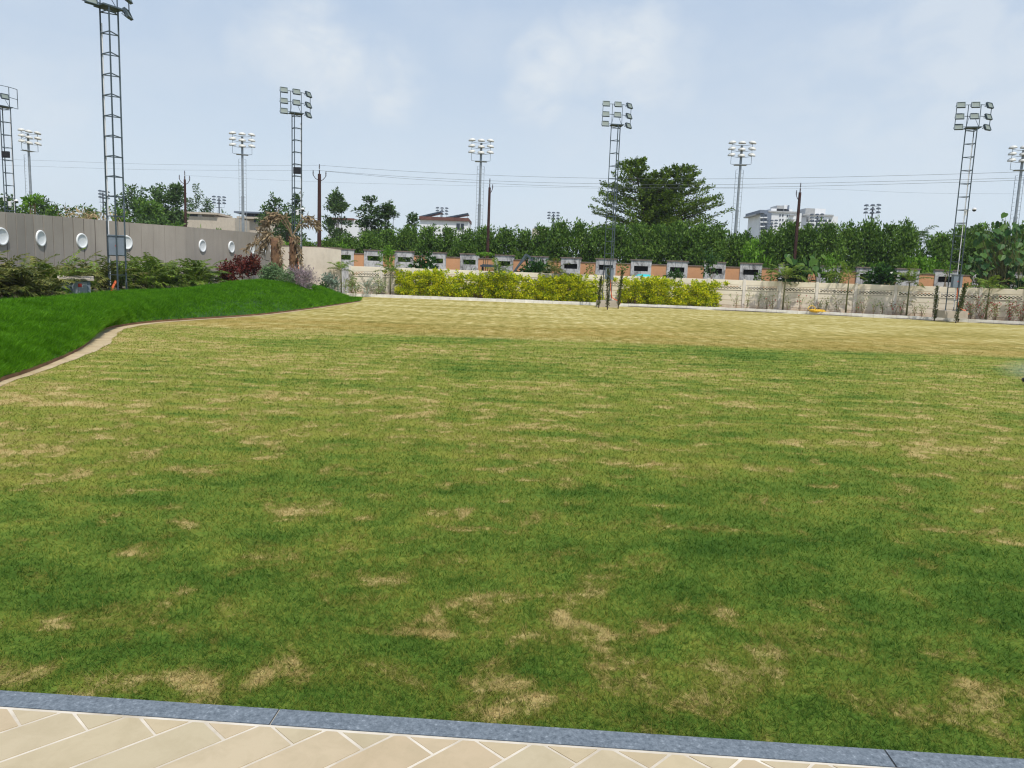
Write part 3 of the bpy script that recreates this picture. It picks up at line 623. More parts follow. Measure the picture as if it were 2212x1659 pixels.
MS=[(60,285,101,70,'floodlight mast with turned white lamps at far left beside the lattice tower'),(523,291,97,20,'white lamped floodlight mast left of the dead palms'),(1040,305,95,0,'white lamped floodlight mast just left of the tapered rusty pole'),(1603,310,90,-8,'white lamped floodlight mast right of the big layered tree'),(2212,320,87,-20,'white lamped floodlight mast cut by the right edge of the view')]
for i,(x,y,Y,rz,lab) in enumerate(MS):
    o=mp if i==0 else copy_tree(mp); q=P(x,y,Y); o.location=(q.x,q.y,q.z-MHT); o.rotation_euler.z=R(rz); o['label']=lab
FS=[(222,414,176,75,'tiny dark floodlight mast beyond the trees by the mound tower'),(473,426,181,20,'small dark floodlight mast over the flat beige building'),(955,450,190,5,'small dark floodlight mast in front of the house with solar panels'),(1196,460,192,-5,'small dark floodlight mast alone above the hedge middle'),(1668,477,186,-40,'dark floodlight mast half sunk in trees before the taller apartment block'),(1766,464,171,-40,'dark floodlight mast in front of the right apartment block'),(1886,444,149,-40,'dark floodlight mast standing clear above the hedge right of the apartments')]
for i,(x,y,Y,rz,lab) in enumerate(FS):
    o=md if i==0 else copy_tree(md); q=P(x,y,Y); o.location=(q.x,q.y,q.z-MHT); o.rotation_euler.z=R(rz); o['label']=lab; o['group']='distant dark floodlight masts'
# ------------------------------------------------------------------ rusty utility poles and wires
def upole(x,y,Y,label,arms,rad=.11):
    q=P(x,y,Y); t=thing('utility_pole',(q.x,q.y,0),label,'utility pole','rusty utility poles'); h=q.z
    MB().tube([(0,0,0),(0,0,h*.55),(0,0,h-.3)],[rad,rad*.85,rad*.7],8).build('pole',m_rust,t)
    mb=MB()
    for (dx,dz) in arms: mb.tube([(0,0,h-.3+dz-.35),(dx*.6,-.02,h-.3+dz-.22),(dx,-.03,h-.3+dz)],.024,5)
    mb.tube([(0,0,h-.32),(0,0,h-.02)],.04,6); mb.build('cross_arm',m_rust,t)
    for (dx,dz) in arms+[(0,.32)]:
        MB().lathe([(.001,.34),(.035,.32),(.03,.22),(.05,.2),(.03,.14),(.05,.1),(.02,0),(.001,0)],(dx,-.03 if dx else 0,h-.3+dz),8).build('insulator',m_ins,t)
    return Vector((q.x,q.y,h+.05))
U2=upole(690,366,54,'thick rusty utility pole with three insulators behind the cream corner wall',[(-.42,-.1),(.45,-.15)],.16)
U1=upole(399,379,60,'thin rusty utility pole with forked insulators behind the taupe wall',[(-.4,.0),(.38,-.05)],.12)
U3=upole(1058,396,58.5,'slim tapering dark pole in front of the hedge, left of the big tree',[(.22,-.1)],.13)
U4=upole(1729,406,54.5,'slim rusty pole in front of the hedge near the apartment blocks',[(-.25,-.2)],.14)
def wire(pts,r,label):
    p=resample([tuple(q) for q in pts],10); mb=MB().tube([tuple(q) for q in p],r,4,False); c=Vector(p[0]); mb.v=[tuple(Vector(v)-c) for v in mb.v]
    tag(mb.build('power_line',m_wire,None,c),label,'power line','overhead power lines')
def wpx(l,Y0,Y1): 
    k=len(l); return [P(x,y,Y0+(Y1-Y0)*i/(k-1)) for i,(x,y) in enumerate(l)]
wire(wpx([(690,357),(880,370),(1100,380),(1300,385),(1500,386.5),(1700,384.5),(1950,379),(2212,371),(2500,359)],54,38),.0095,'uppermost thin power line crossing right from the insulated rusty pole')
wire(wpx([(684,368),(880,382),(1100,392),(1300,397),(1500,399),(1700,396.5),(1950,391),(2212,384),(2500,372)],54,38),.0095,'middle thin power line crossing in front of the big tree')
wire(wpx([(704,370),(880,386),(1100,398),(1300,404),(1500,405.5),(1700,403),(1950,397),(2212,389),(2500,378)],54,38),.0095,'lowest bold power line crossing in front of the big tree')
wire(wpx([(-80,342),(100,347),(300,354),(500,357),(690,357)],66,54),.007,'upper faint power line running left from the insulated rusty pole')
wire(wpx([(-80,354),(100,360),(300,366),(500,368),(684,368)],66,54),.007,'lower faint power line running left from the insulated rusty pole')
wire(wpx([(399,379),(690,393),(1058,402),(1400,408),(1729,407),(2000,417),(2300,419)],60,52),.006,'faint low power line linking the slim dark poles')
# ------------------------------------------------------------------ buildings
def bbox(mb,x0,x1,y0,y1,Y,depth,off=0):
    a,b=P(x0,(y0+y1)/2,Y),P(x1,(y0+y1)/2,Y); t,u=P((x0+x1)/2,y0,Y),P((x0+x1)/2,y1,Y); rz=0
    mb.box(((a.x+b.x)/2-off[0],Y+depth/2-off[1],(t.z+u.z)/2),(b.x-a.x,depth,t.z-u.z)); return mb
def bld(x,Y,label,name='building'):
    q=P(x,600,Y); return thing(name,(q.x,Y,0),label,'building'),(q.x,Y)
def BB(t,off,name,mat,x0,x1,y0,y1,Y,depth,par=None): return bbox(MB(),x0,x1,y0,y1,Y,depth,off).build(name,mat,par or t)
t,f=bld(440,112,'long low flat roofed beige building behind the taupe wall'); 
BB(t,f,'wall',m_bbeige,385,508,468.5,510,112,6); BB(t,f,'upper_wall',m_bdark,393,432,461.5,468.6,113,4); BB(t,f,'pillar',m_bwhite,427,436,461,468.6,112.5,4); BB(t,f,'upper_wall',m_bbeige,437,464,462.2,468.6,112.8,4); BB(t,f,'roof_slab',m_bbeige,385,469,458,462,111.6,6); 
t,f=bld(550,122,'beige building with dark overhanging canopy roof near the left dead palm')
BB(t,f,'wall',m_bbeige,531,600,471,515,122,7); BB(t,f,'wall',m_bdark,508,531,478,515,122.5,6); BB(t,f,'roof_slab',m_bbeige,511,566,468,472.5,121.2,7); BB(t,f,'canopy',m_bdark,505,573,457,460.5,121,8); BB(t,f,'post',m_bdark,548,550,460,470,122,.4); BB(t,f,'upper_wall',m_bdark,530,563,460.5,467.8,124,5); BB(t,f,'parapet',m_bbeige,567,590,464,471,122,6); BB(t,f,'window',m_glass,548,557,475,480,121.95,.1)
t,f=bld(750,105,'small white flat roofed block with brown railing behind the hedge')
BB(t,f,'wall',m_bwhite,708,775,474,525,105,6); BB(t,f,'roof_edge',m_bbrown,709,764,470.5,474.3,104.7,6); BB(t,f,'railing',m_bbrown,768,790,468,469,105,.2); BB(t,f,'annex',m_bwhite,762,790,474,525,107,6); BB(t,f,'window',m_glass,731,732,478,488,104.95,.1)
t,f=bld(958,150,'white house with brown fascia and tilted solar panels above the hedge','house')
BB(t,f,'wall',m_bwhite,907,1011,475,540,150,9); BB(t,f,'fascia',m_bbrown,905,1012.5,469,476,149.6,10)
w_=BB(t,f,'window',m_glass,986,1002,483,496,149.9,.3); BB(t,f,'frame',m_bwhite,993.6,994.4,483,496,149.8,.2,w_)
for (x0,y0,x1,y1) in ((905,468,953,457),(962,470,1011,461)):
    a,b=P(x0,y0,150),P(x1,y1,150); c=(a+b)/2; d=b-a; an=math.atan2(d.z,d.x)
    MB().box((c.x-f[0],2.2,c.z),(d.length,3.5,.28),M=Matrix.Rotation(-an,3,'Y')).build('solar_panel',m_solar,t)
    MB().tube([(b.x-f[0]-.2,1,b.z-.1),(b.x-f[0]-.2,1,P(x1,471,150).z)],.06,4).build('strut',m_bgrey,t)
t,f=bld(1160,165,'tiny pale building corner peeping over the hedge left of the big tree')
BB(t,f,'wall',m_bbeige,1150,1182,494,530,165,6); BB(t,f,'upper_wall',m_bwhite,1156,1180,491,494.2,166,5); BB(t,f,'roof_slab',m_bdark,1155,1182,489.4,491.2,165.3,6)
# apartment blocks
t,f=bld(1680,350,'taller white apartment block with slate striped bays and dark windows','apartment_building')
BB(t,f,'wall',m_bwhite,1646,1722,459,700,350,24); BB(t,f,'side_wall',m_bwhite,1633,1645,464,700,356,18); BB(t,f,'cornice',m_bgrey,1632.5,1645,461.5,464.5,355.5,19); BB(t,f,'cornice',m_bgrey,1660,1723,456,459.4,349.4,25); BB(t,f,'parapet',m_bdark,1642,1660,453.5,460,349.6,22)
BB(t,f,'bay',m_bdark,1642.5,1657.5,460,700,349,4); BB(t,f,'stair_tower',m_bgrey,1678,1693,444,456.2,352,9); BB(t,f,'roof_block',m_bwhite,1693.5,1705,443,456.2,352,9); BB(t,f,'roof_base',m_bwhite,1666,1712,451,456.1,352,12); BB(t,f,'vent',m_bdark,1702,1705,443.2,454,351.6,1)
for k in range(9):
    y=463+9.6*k
    for x in (1643.5,1652): BB(t,f,'window',m_glass,x,x+4.4,y,y+5,348.8,.5); BB(t,f,'balcony',m_bwhite,x-1.2,x+5.6,y+5.6,y+8,348.2,1.5)
    for x in (1684,1690,1700): BB(t,f,'window',m_glass,x,x+2.6,y-1+(x%3),y+3.6+(x%3),349.8,.5)
    BB(t,f,'balcony',m_bgrey,1706,1717,y+1,y+2.6,348.9,2)
t,f=bld(1770,360,'shorter white apartment block with wide dark balcony windows right of the rusty pole','apartment_building')
BB(t,f,'wall',m_bwhite,1736,1800,466,700,360,22); BB(t,f,'cornice',m_bgrey,1735,1801,462.7,466.4,359.4,23); BB(t,f,'roof_block',m_bgrey,1740,1760,450,463,362,10); BB(t,f,'roof_block',m_bwhite,1760.3,1783,450.6,463,362.3,9); BB(t,f,'bay',m_bgrey,1737,1742,468,700,359.2,3)
for k in range(9):
    y=474+9.6*k
    for (x0,x1) in ((1744,1759),(1766,1774),(1778,1786),(1790,1796)):
        w_=BB(t,f,'window',m_glass,x0,x1,y,y+5.2,359.8,.5); BB(t,f,'balcony',m_bwhite,x0-1,x1+1,y+5.6,y+7.4,358.8,1.8,t)
# ------------------------------------------------------------------ trees
def trunk_mesh(mb,h,r,tips,rng,split=.35):
    mb.tube([(0,0,-.1),(.04*h*.2,0,h*split*.5),(0,.02,h*split)],[r,r*.8,r*.7],7)
    for tp in tips:
        m=[.5*tp[0]+rng.normal()*.1,.5*tp[1]+rng.normal()*.1,h*split+.42*(tp[2]-h*split)]; mb.tube([(0,.02,h*split*.92),m,tp],[r*.5,r*.32,r*.1],5)
def crown_tree(name,W,Hh,rng,leaf,nl,lsize,ncl,mat,zb=.2,r=.1,cr=.55,top=1.0,squash=(1,1,.85),flat=0.,wild=0,up=.2):
    cs=[];rs=[]
    for i in range(ncl):
        a=rng.random()*2*np.pi; u=rng.random(); z=zb+(1-zb)*u; prof=math.sin(min(1,(u*.86+.14)*1.0)*math.pi)**.6; rr=prof*(rng.random()**.5)
        cs.append((math.cos(a)*rr*W*.42,math.sin(a)*rr*W*.42,Hh*(zb+(1-zb)*u*.9+.02))); rs.append(cr*(.6+.7*rng.random()))
    for i in range(wild): 
        a=rng.random()*2*np.pi; rr=rng.random()*.6; cs.append((math.cos(a)*rr*W*.4,math.sin(a)*rr*W*.4,Hh*(.92+.10*rng.random()))); rs.append(cr*.35)
    w=np.array(rs)**2; cnt=(nl*w/w.sum()).astype(int)+4
    C,D=clump_points(cs,rs,cnt,rng,squash); C[:,2]=np.maximum(C[:,2],.1)
    v=leaf_v(C,np.full(len(C),lsize),rng,up,.45,D,.7,flat)
    return nmesh('crown',v,4,mat),cs
def tree_thing(name,me,cs,h,r,rng,label,cat,group,loc,bark=m_bark,split=.35,nb=6):
    t=thing(name,loc,label,cat,group); link('crown',me,t); mb=MB(); idx=rng.permutation(len(cs))[:nb]; trunk_mesh(mb,h,r,[cs[i] for i in idx],rng,split); mb.build('trunk',bark,t,smooth=True); return t
rng=np.random.default_rng(11); protos=[]
for k in range(4):
    me,cs=crown_tree('hedge_tree',4.6,5.0,rng,None,6800,.24,70,[L_hedge,L_hedge,L_hedge,L_hedge][k],.10,.1,.62,wild=9,squash=(1,1,.9))
    t=tree_thing('hedge_tree',me,cs,5.0,.11,rng,'-','tree','dark green trees forming the hedge behind the compound wall',(0,0,-50)); protos.append(t)
HD=[(665,520),(708,514),(752,506),(795,500),(838,492),(882,487),(925,486),(968,489),(1010,494),(1052,488),(1094,490),(1136,494),(1176,486),(1212,475),(1254,478),(1296,486),(1340,482),(1384,480),(1428,482),(1472,478),(1514,480),(1552,487),(1592,503),(1668,492),(1706,476),(1748,486),(1792,480),(1836,482),(1878,474),(1920,482),(1958,478),(2034,502),(2076,490),(2120,484),(2166,478),(2212,486),(2262,484),(2320,480)]
hl=['behind the cream corner wall','rising behind the thick rusty pole','just right of the thick rusty pole','below the small white block','below the layered tree near the white block','left of the white solar panel house','in front of the white solar panel house','under the solar panels','at the right corner of the solar panel house','directly behind the slim tapering dark pole','right of the slim tapering dark pole','left of the tiny pale building corner','below the tiny pale building corner','with the tall tip left of the big layered tree','under the left tips of the big layered tree','left of the lattice tower at the hedge gap','right behind the lattice tower at the hedge gap','under the left trunk of the big layered tree','under the middle of the big layered tree','under the right half of the big layered tree','under the lowest right limb of the big layered tree','at the right tips of the big layered tree','at the foot of the mast right of the big tree','below the taller apartment block','with the tall top hiding the taller apartment block','between the two apartment blocks by the slim rusty pole','below the shorter apartment block','right of the shorter apartment block','under the dark mast right of the apartments','right of the mast that stands clear of the apartments','left of the drooping palm top above the hedge','in the dip left of the right lattice tower','behind the right lattice tower','right of the right lattice tower','behind the big leaved tree at right','at the right edge of the view','beyond the right edge of the view','farthest beyond the right edge']
random.seed(21); used=set(); right_gap=[]
for i,(x,y) in enumerate(HD):
    if x>2290: continue
    Y=YC(x)+4.2+random.uniform(-.4,1.0); q=P(x,y,Y); k=random.randrange(4); p0=protos[k]
    o=p0 if k not in used else copy_tree(p0); used.add(k); sc=q.z/5.15
    o.location=(q.x,Y,0); o.scale=(.78*(1 if sc<1 else 1.0),.8,sc); o.rotation_euler=(0,0,random.uniform(0,6.28)); o['label']='dense dark green hedge tree '+hl[i]
for k,p0 in enumerate(protos):
    if k not in used: 
        for c in list(p0.children): bpy.data.objects.remove(c)
        bpy.data.objects.remove(p0)
# brighter bushes in the hedge
bp=[]
for k in range(2):
    me,cs=crown_tree('bright_bush',2.6,2.6,rng,None,1800,.24,24,L_bright,.1,.1,.5); bp.append(tree_thing('bright_bush',me,cs,2.4,.05,rng,'-','bush','bright green bushes among the hedge',(0,0,0)))
BB_=[(1628,522,YC(1628)+2.4,1.0,'bright green bush in the hedge below the apartments'),(2005,548,YC(2005)+2.,.9,'bright yellow green bush in the dip left of the right lattice tower'),(1965,560,YC(1965)+1.8,.6,'small bright bush at the foot of the hedge, left of the hedge dip'),(1900,563,YC(1900)+1.8,.55,'small bright bush behind the white flowered shrub at right'),(560,512,54,.8,'yellow green bush behind the taupe wall beside the left dead palm'),(515,505,56,.7,'yellow green bush at the foot of the white lamped mast'),(620,527,52,.8,'yellow green bush between the two dead palm trunks'),(745,520,58,.55,'yellow green bush right of the thick rusty pole'),(470,500,58,.8,'green bush behind the taupe wall below the beige building'),(425,488,60,.55,'small green bush behind the taupe wall by the thin rusty pole')]
for i,(x,y,Y,s_,lab) in enumerate(BB_):
    o=bp[i] if i<2 else copy_tree(bp[i%2]); q=P(x,y,Y); o.location=(q.x,Y,0); o.scale=(s_,s_,q.z/2.6); o.rotation_euler.z=i*1.3; o['label']=lab
# the big layered tree
rng=np.random.default_rng(31); Yb=68
ap=P(1410,440,Yb); t=thing('layered_tree',(ap.x,Yb,0),'big feathery tree with layered drooping limbs standing above the hedge middle','tree')
Zt=P(1352,346,Yb).z; mb=MB(); C=[];D=[]
def limb(p0,p1,r0,nl,spread):
    p0=np.array(p0);p1=np.array(p1); mid=(p0+p1)/2+np.array([0,0,-.02])*np.linalg.norm(p1-p0)
    mb.tube([tuple(p0),tuple(mid),tuple(p1)],[r0,r0*.6,r0*.15],5)
    d=p1-p0; Ln=np.linalg.norm(d[:2])+.3; pr=np.array([-d[1],d[0],0])/max(np.linalg.norm(d[:2]),.1)
    u=(.18+.87*rng.random(nl)**.75); wid=spread*(1.05-u*.85)*Ln*.42
    c=p0+(d)*u[:,None]+pr*(rng.normal(size=nl)*wid*.55)[:,None]; c[:,2]+=rng.normal(size=nl)*.10+.05
    C.append(c); D.append(np.tile(d/np.linalg.norm(d),(nl,1))*.8+pr*rng.choice([-1,1],nl)[:,None]*.5)
def px2(x,y,dy=0): q=P(x,y,Yb+dy); return (q.x-ap.x,dy,q.z)
for (tx,topy,bx_) in ((1372,352,1409),(1472,366,1412),(1424,378,1411)):
    b0=px2(bx_,640); b0=(b0[0],0,-.1); tp=px2(tx,topy); m1=((b0[0]*.6+tp[0]*.4),.1,tp[2]*.5); mb.tube([b0,m1,tp],[.20,.14,.03],7)
    zs=np.linspace(4.0,tp[2]-.3,11)
    for li,z in enumerate(zs):
        f_=(z-4.0)/(tp[2]-4.0); base_=np.array([b0[0]+(tp[0]-b0[0])*z/tp[2],.1,z])
        for a in range(9):
            th=a*2*np.pi/9+li*.37+rng.random()*.4; Lr=(4.9*(1-f_)**.62+.7)*(.6+.5*rng.random())*(.8 if tx==1424 else 1); 
            ex=math.cos(th)*Lr; ey=math.sin(th)*Lr*.8
            lim=1 if (ex*(1 if tx>1400 else -1))>-.5 else .55
            limb(base_,base_+np.array([ex*lim,ey*lim,Lr*(.16+.22*rng.random())+.12]),.045*(1.2-f_),int(55+40*Lr),.75)
for (x,y,bx2,by2) in [(1278,445,1350,470),(1290,462,1350,480),(1300,490,1350,495),(1300,415,1365,440),(1330,395,1370,420),(1545,430,1480,460),(1553,440,1480,465),(1540,478,1480,490),(1345,352,1372,400),(1372,356,1378,400),(1500,362,1470,400),(1495,385,1465,420),(1563,488,1490,505),(1520,455,1460,480),(1415,372,1400,420),(1515,400,1470,430),(1310,505,1360,510)]:
    for kk in range(2):
        dy=rng.normal()*.5; limb(px2(bx2,by2,dy),px2(x+rng.normal()*4,y+rng.normal()*3,dy*2),.035,110,.5)
C=np.concatenate(C);D=unit(np.concatenate(D))
link('crown',nmesh('crown',leaf_v(C,np.full(len(C),.21),rng,.15,.5,D,.9,.45),4,L_tree),t); mb.build('trunk',m_bark,t,smooth=True)
# other trees behind
def far_tree(x,ytop,w_px,Y,label,mat=L_far,name='tree',nl=2600,ncl=34,ls=.34,zb=.25,seed=0,ybase=None,squash=(1,1,.7),flat=.2):
    rng=np.random.default_rng(100+seed); q=P(x,ytop,Y); Hh=q.z*1.02; W=w_px*1.18*Y/F
    me,cs=crown_tree('c',W,Hh,rng,None,nl,ls,ncl,mat,zb,.1,W*.13+.18,squash=squash,flat=flat,wild=4)
    return tree_thing(name,me,cs,Hh,.05*W**.5+.06,rng,label,'tree','trees in the background',(q.x,Y,0))
far_tree(290,412,110,78,'wide dark tree with flat crown left above the taupe wall',seed=1,nl=3600,zb=.3)
far_tree(348,404,90,76,'broad dark tree behind the thin rusty pole',seed=2,nl=3600,zb=.3)
far_tree(318,440,130,70,'lower bright green tree in front of the broad dark trees',L_hedge,seed=3,nl=3800,zb=.1)
far_tree(380,402,55,77,'tufted dark tree immediately left of the thin rusty pole',seed=4,zb=.4)
far_tree(424,405,46,124,'open crowned dark tree immediately right of the thin rusty pole',seed=5,zb=.45,nl=1700)
far_tree(449,429,30,126,'small round dark tree over the beige building',seed=6,zb=.5,nl=1000)
far_tree(488,462,24,121,'little dark tree beside the small dark mast',seed=7,zb=.5,nl=800)
far_tree(597,424,62,84,'dark tree behind the lattice tower at the dead palms, left part',seed=8,nl=2600,zb=.35)
far_tree(640,422,36,86,'dark tree half hidden by the lattice tower at the dead palms',seed=9,nl=1600,zb=.35)
far_tree(622,462,70,75,'low dark tree below the lattice tower top at the dead palms',seed=10,nl=1800,zb=.2)
far_tree(727,415,52,88,'tall narrow dark tree right of the thick rusty pole',seed=12,nl=2800,zb=.35)
far_tree(800,430,58,72,'layered dark tree with pointed top above the left hedge',seed=13,nl=2200,zb=.5,flat=.6,squash=(1.2,1.2,.4))
far_tree(838,441,40,72,'smaller layered dark tree right of the pointed one above the left hedge',seed=14,nl=1400,zb=.5,flat=.6,squash=(1.2,1.2,.4))
far_tree(892,466,26,80,'small dark tree tip left of the solar panel house',seed=15,nl=700,zb=.5)
far_tree(1610,505,50,66,'low green tree at the foot of the mast right of the big tree',seed=17,nl=1500,zb=.3)
LW=[(10,428,70,62,'dark green'),(55,446,60,60,'mid green'),(90,430,60,66,'dark leafy'),(120,448,60,60,'bright green'),(150,450,60,66,'broad leaved'),(195,447,55,66,'mid green'),(232,452,60,60,'dark'),(262,455,60,58,'low green'),(345,474,70,56,'low dark'),(385,486,50,56,'low mid green')]
near_=['beside the far left lattice tower','between the two far left towers','behind the far left floodlight mast','right of the far left floodlight mast','left of the dry reeds above the taupe wall','behind the dry reeds above the taupe wall','right of the dry reeds above the taupe wall','left of the mound tower above the taupe wall','right of the mound tower above the taupe wall','by the thin rusty pole above the taupe wall']
for i,((x,y,w_,Y,k),nn_) in enumerate(zip(LW,near_)):
    far_tree(x,y,w_,Y,k+' shrubby tree '+nn_,L_hedge if i%2 else L_far,'shrub_tree',2300,26,.26,.1,40+i,squash=(1,1,.9),flat=0)
# banana-like plant with pale round top at the far left, dry reeds
rng=np.random.default_rng(61); q=P(66,425,50); t=thing('pale_topped_plant',(q.x,50,0),'tall thin stemmed plant with a pale yellow green tuft above the taupe wall','plant')
C,D=clump_points([(0,0,q.z-.3),(.35,0,q.z-.15),(-.3,0,q.z-.35)],[.38,.35,.3],[110,110,80],rng); link('foliage',nmesh('f',leaf_v(C,np.full(len(C),.22),rng,.2,.5,D,.5),4,L_bright),t)
mb=MB()
for k in range(6): mb.tube([(rng.normal()*.2,0,0),(rng.normal()*.3,0,q.z-.4)],.02,4)
mb.build('stem',m_stem,t)
q=P(190,452,44); t=thing('dry_reeds',(q.x,44,0),'clump of dry straw coloured reeds leaning over the taupe wall top','reeds'); v=[]
n=700; b=np.stack([rng.normal(size=n)*.8,rng.normal(size=n)*.3,np.full(n,1.8)],1); v=leaf_v(b+np.array([0,0,0]),np.full(n,1.3),rng,1.3,.045); v2=leaf_v(b*np.array([1,1,0])+np.stack([0*b[:,0],0*b[:,0],2.6+rng.random(n)*(q.z-2.7)],1),np.full(n,.4),rng,.2,.12)
link('stalks',nmesh('s',np.concatenate([v,v2]),4,m_reed),t); MB().tube([(0,0,0),(0,0,2.4)],.25,6).build('stem',m_reed,t)
# ------------------------------------------------------------------ palms
def frond(out,base,az,el,Ln,droop,nlf,lw,ll,rng,v=.5,hang=.0,stem=None):
    """adds leaflets of one arching frond to out; returns rachis points"""
    pts=[]; p=np.array(base,float); e=el; st=Ln/10
    for k in range(11):
        pts.append(p.copy()); p=p+np.array([math.cos(az)*math.cos(e),math.sin(az)*math.cos(e),math.sin(e)])*st; e-=droop/10*(.5+k*.1)
    pts=np.array(pts); u=np.repeat(np.linspace(.18,1,nlf),2); sd=np.tile([-1,1],nlf); c=np.stack([np.interp(u*10,range(11),pts[:,i]) for i in range(3)],1)
    tg=np.stack([np.interp(np.minimum(u*10+.4,10),range(11),pts[:,i]) for i in range(3)],1)-np.stack([np.interp(np.maximum(u*10-.4,0),range(11),pts[:,i]) for i in range(3)],1); tg=unit(tg)
    side=np.array([-math.sin(az),math.cos(az),0]); upv=unit(np.cross(tg,np.tile(side,(len(u),1))))
    upv*=np.sign(upv[:,2:3]+1e-6)
    d=unit(tg*.75+side*sd[:,None]*1.0+upv*v*.5+rng.normal(size=(len(u),3))*.12+np.array([0,0,-hang])); L_=(ll*np.sin(np.clip(u*.85+.15,0,1)*math.pi)**.5*(.8+.3*rng.random(len(u))))[:,None]
    tip=c+d*L_+np.array([0,0,-1])*L_*.25*(1+hang); mid=c+d*L_*.5; s=unit(np.cross(d,upv))*lw
    out.append(np.stack([c,mid-s,tip,mid+s],1).reshape(-1,3)); return [tuple(q) for q in pts]
def palm(loc,h,Ln,nf,rng,label,group,mat=L_palm,trunk_r=.05,stems=1,el=(.5,1.45),droop=1.6,ll=.4,lw=.02,nlf=18,cat='palm tree',name='areca_palm',hang=.1,spread=.12,v=.5,bark=m_gstem):
    t=thing(name,loc,label,cat,group); out=[]; mb=MB(); mt=MB()
    for s_ in range(stems):
        a=rng.random()*6.28; bx,by=(math.cos(a)*spread,math.sin(a)*spread) if stems>1 else (0,0); hh=h*(.6+.4*rng.random()) if stems>1 else h
        top=(bx*1.8+rng.normal()*.04,by*1.8,hh); mt.tube([(bx*.06,by*.06,-.05),(bx*1.1,by*1.1,hh*.5),top],[trunk_r,trunk_r*.8,trunk_r*.55],6)
        for k in range(nf):
            az=k*2.4+rng.random()*.6; e=el[0]+(el[1]-el[0])*((k+.5)/nf); L2=Ln*(.75+.4*rng.random())
            p=frond(out,top,az,e,L2,droop*(.6+.6*rng.random()),nlf,lw,ll,rng,v,hang); mb.tube(p,[.012]*5+[.006]*6,4,False)
    link('fronds',nmesh('fronds',np.concatenate(out),4,mat),t); mb.build('frond_stalks',bark,t); mt.build('trunk',bark,t,smooth=True); return t
rng=np.random.default_rng(77)
PL=[(-40,650,20.5,1.0,'at the left picture edge','wide'),(12,650,22.5,1.05,'at the far left below the second disc','brown tipped'),(58,652,21.5,.95,'between the two leftmost discs','low'),(95,650,23.5,1.1,'directly below the second disc','tall plumed'),(122,648,25.6,1.0,'left of the grey meter cabinet','yellowing'),(205,640,27.5,1.1,'right of the grey meter cabinet','dark'),(232,636,29.3,1.05,'behind the left leg of the mound tower','bushy'),(285,632,29.5,1.1,'right of the mound tower','bright green'),(325,630,31.0,1.15,'second right of the mound tower','arching'),(365,628,32.0,1.1,'between mound tower and red shrub','full'),(400,627,33.0,1.0,'near the step of the taupe wall','feathery'),(440,622,34.0,1.0,'left beside the dark red shrub','low')]
for i,(x,y,Y,s_,where,adj) in enumerate(PL):
    q=P(x,y,Y); z=max(.25,min(q.z,.6)); palm((q.x,q.y,z-.12),.38*s_,1.38*s_,9,rng,adj+' palm clump '+where+' against the taupe wall','palm clumps along the taupe wall',L_palmdry if i in (0,1,2,4,5) else L_palm,.035,4,(.3,1.5),1.75,.36,.032,19,'palm',hang=.1,spread=.28,name='palm_clump')
# small palms by the far kerb: (x, base y, top of stem y, depth offset from kerb, frond length)
FP=[(737,640,585,1.0,1.2,'slim palm with bowed fronds in front of the cream corner wall',1.2,7),(843,642,592,.9,1.35,'slim upright palm at the left end of the yellow hedge',1.45,8),(1076,655,598,.9,1.45,'green palm with one tall spear rising out of the yellow hedge',1.5,8),(1196,655,592,1.3,1.4,'half dry palm with upright brown fronds out of the yellow hedge',1.5,8),(1690,668,602,.8,1.5,'full green palm in front of the cream wall beyond the yellow hedge',1.3,12),(1826,680,602,.8,1.45,'slender palm with thin tied fronds between the right yellow hose and tower',1.5,6),(1957,684,612,.8,1.35,'bushy topped palm left of the slim conifers',1.5,9),(2128,690,625,.9,1.4,'palm right of the paired conifers in front of the cream wall',1.2,8),(2228,698,628,.8,1.4,'palm at the right picture edge in front of the cream wall',1.2,8)]
for (x,yb,ys,off,Ln,lab,emax,nf) in FP:
    k_,_=kx(x,off); top=P(x,ys,k_.y); palm((k_.x,k_.y,.05),top.z-.05,Ln,nf,rng,lab,'slim palms along the white kerb',L_palmdry if 'half dry' in lab else L_palmfresh,.055,1,(.25,emax),1.5,.45,.028,20,hang=.12,bark=m_gstem)
# pale cycad like plant and other low plants at the left kerb end
q=kx(793,.3)[0]; palm(tuple(q+Vector((0,0,.05))),.35,1.3,14,rng,'pale arching cycad standing at the left end of the white kerb',None,L_blue,.10,1,(.2,1.35),1.5,.3,.018,20,'cycad',name='cycad',bark=m_stem)
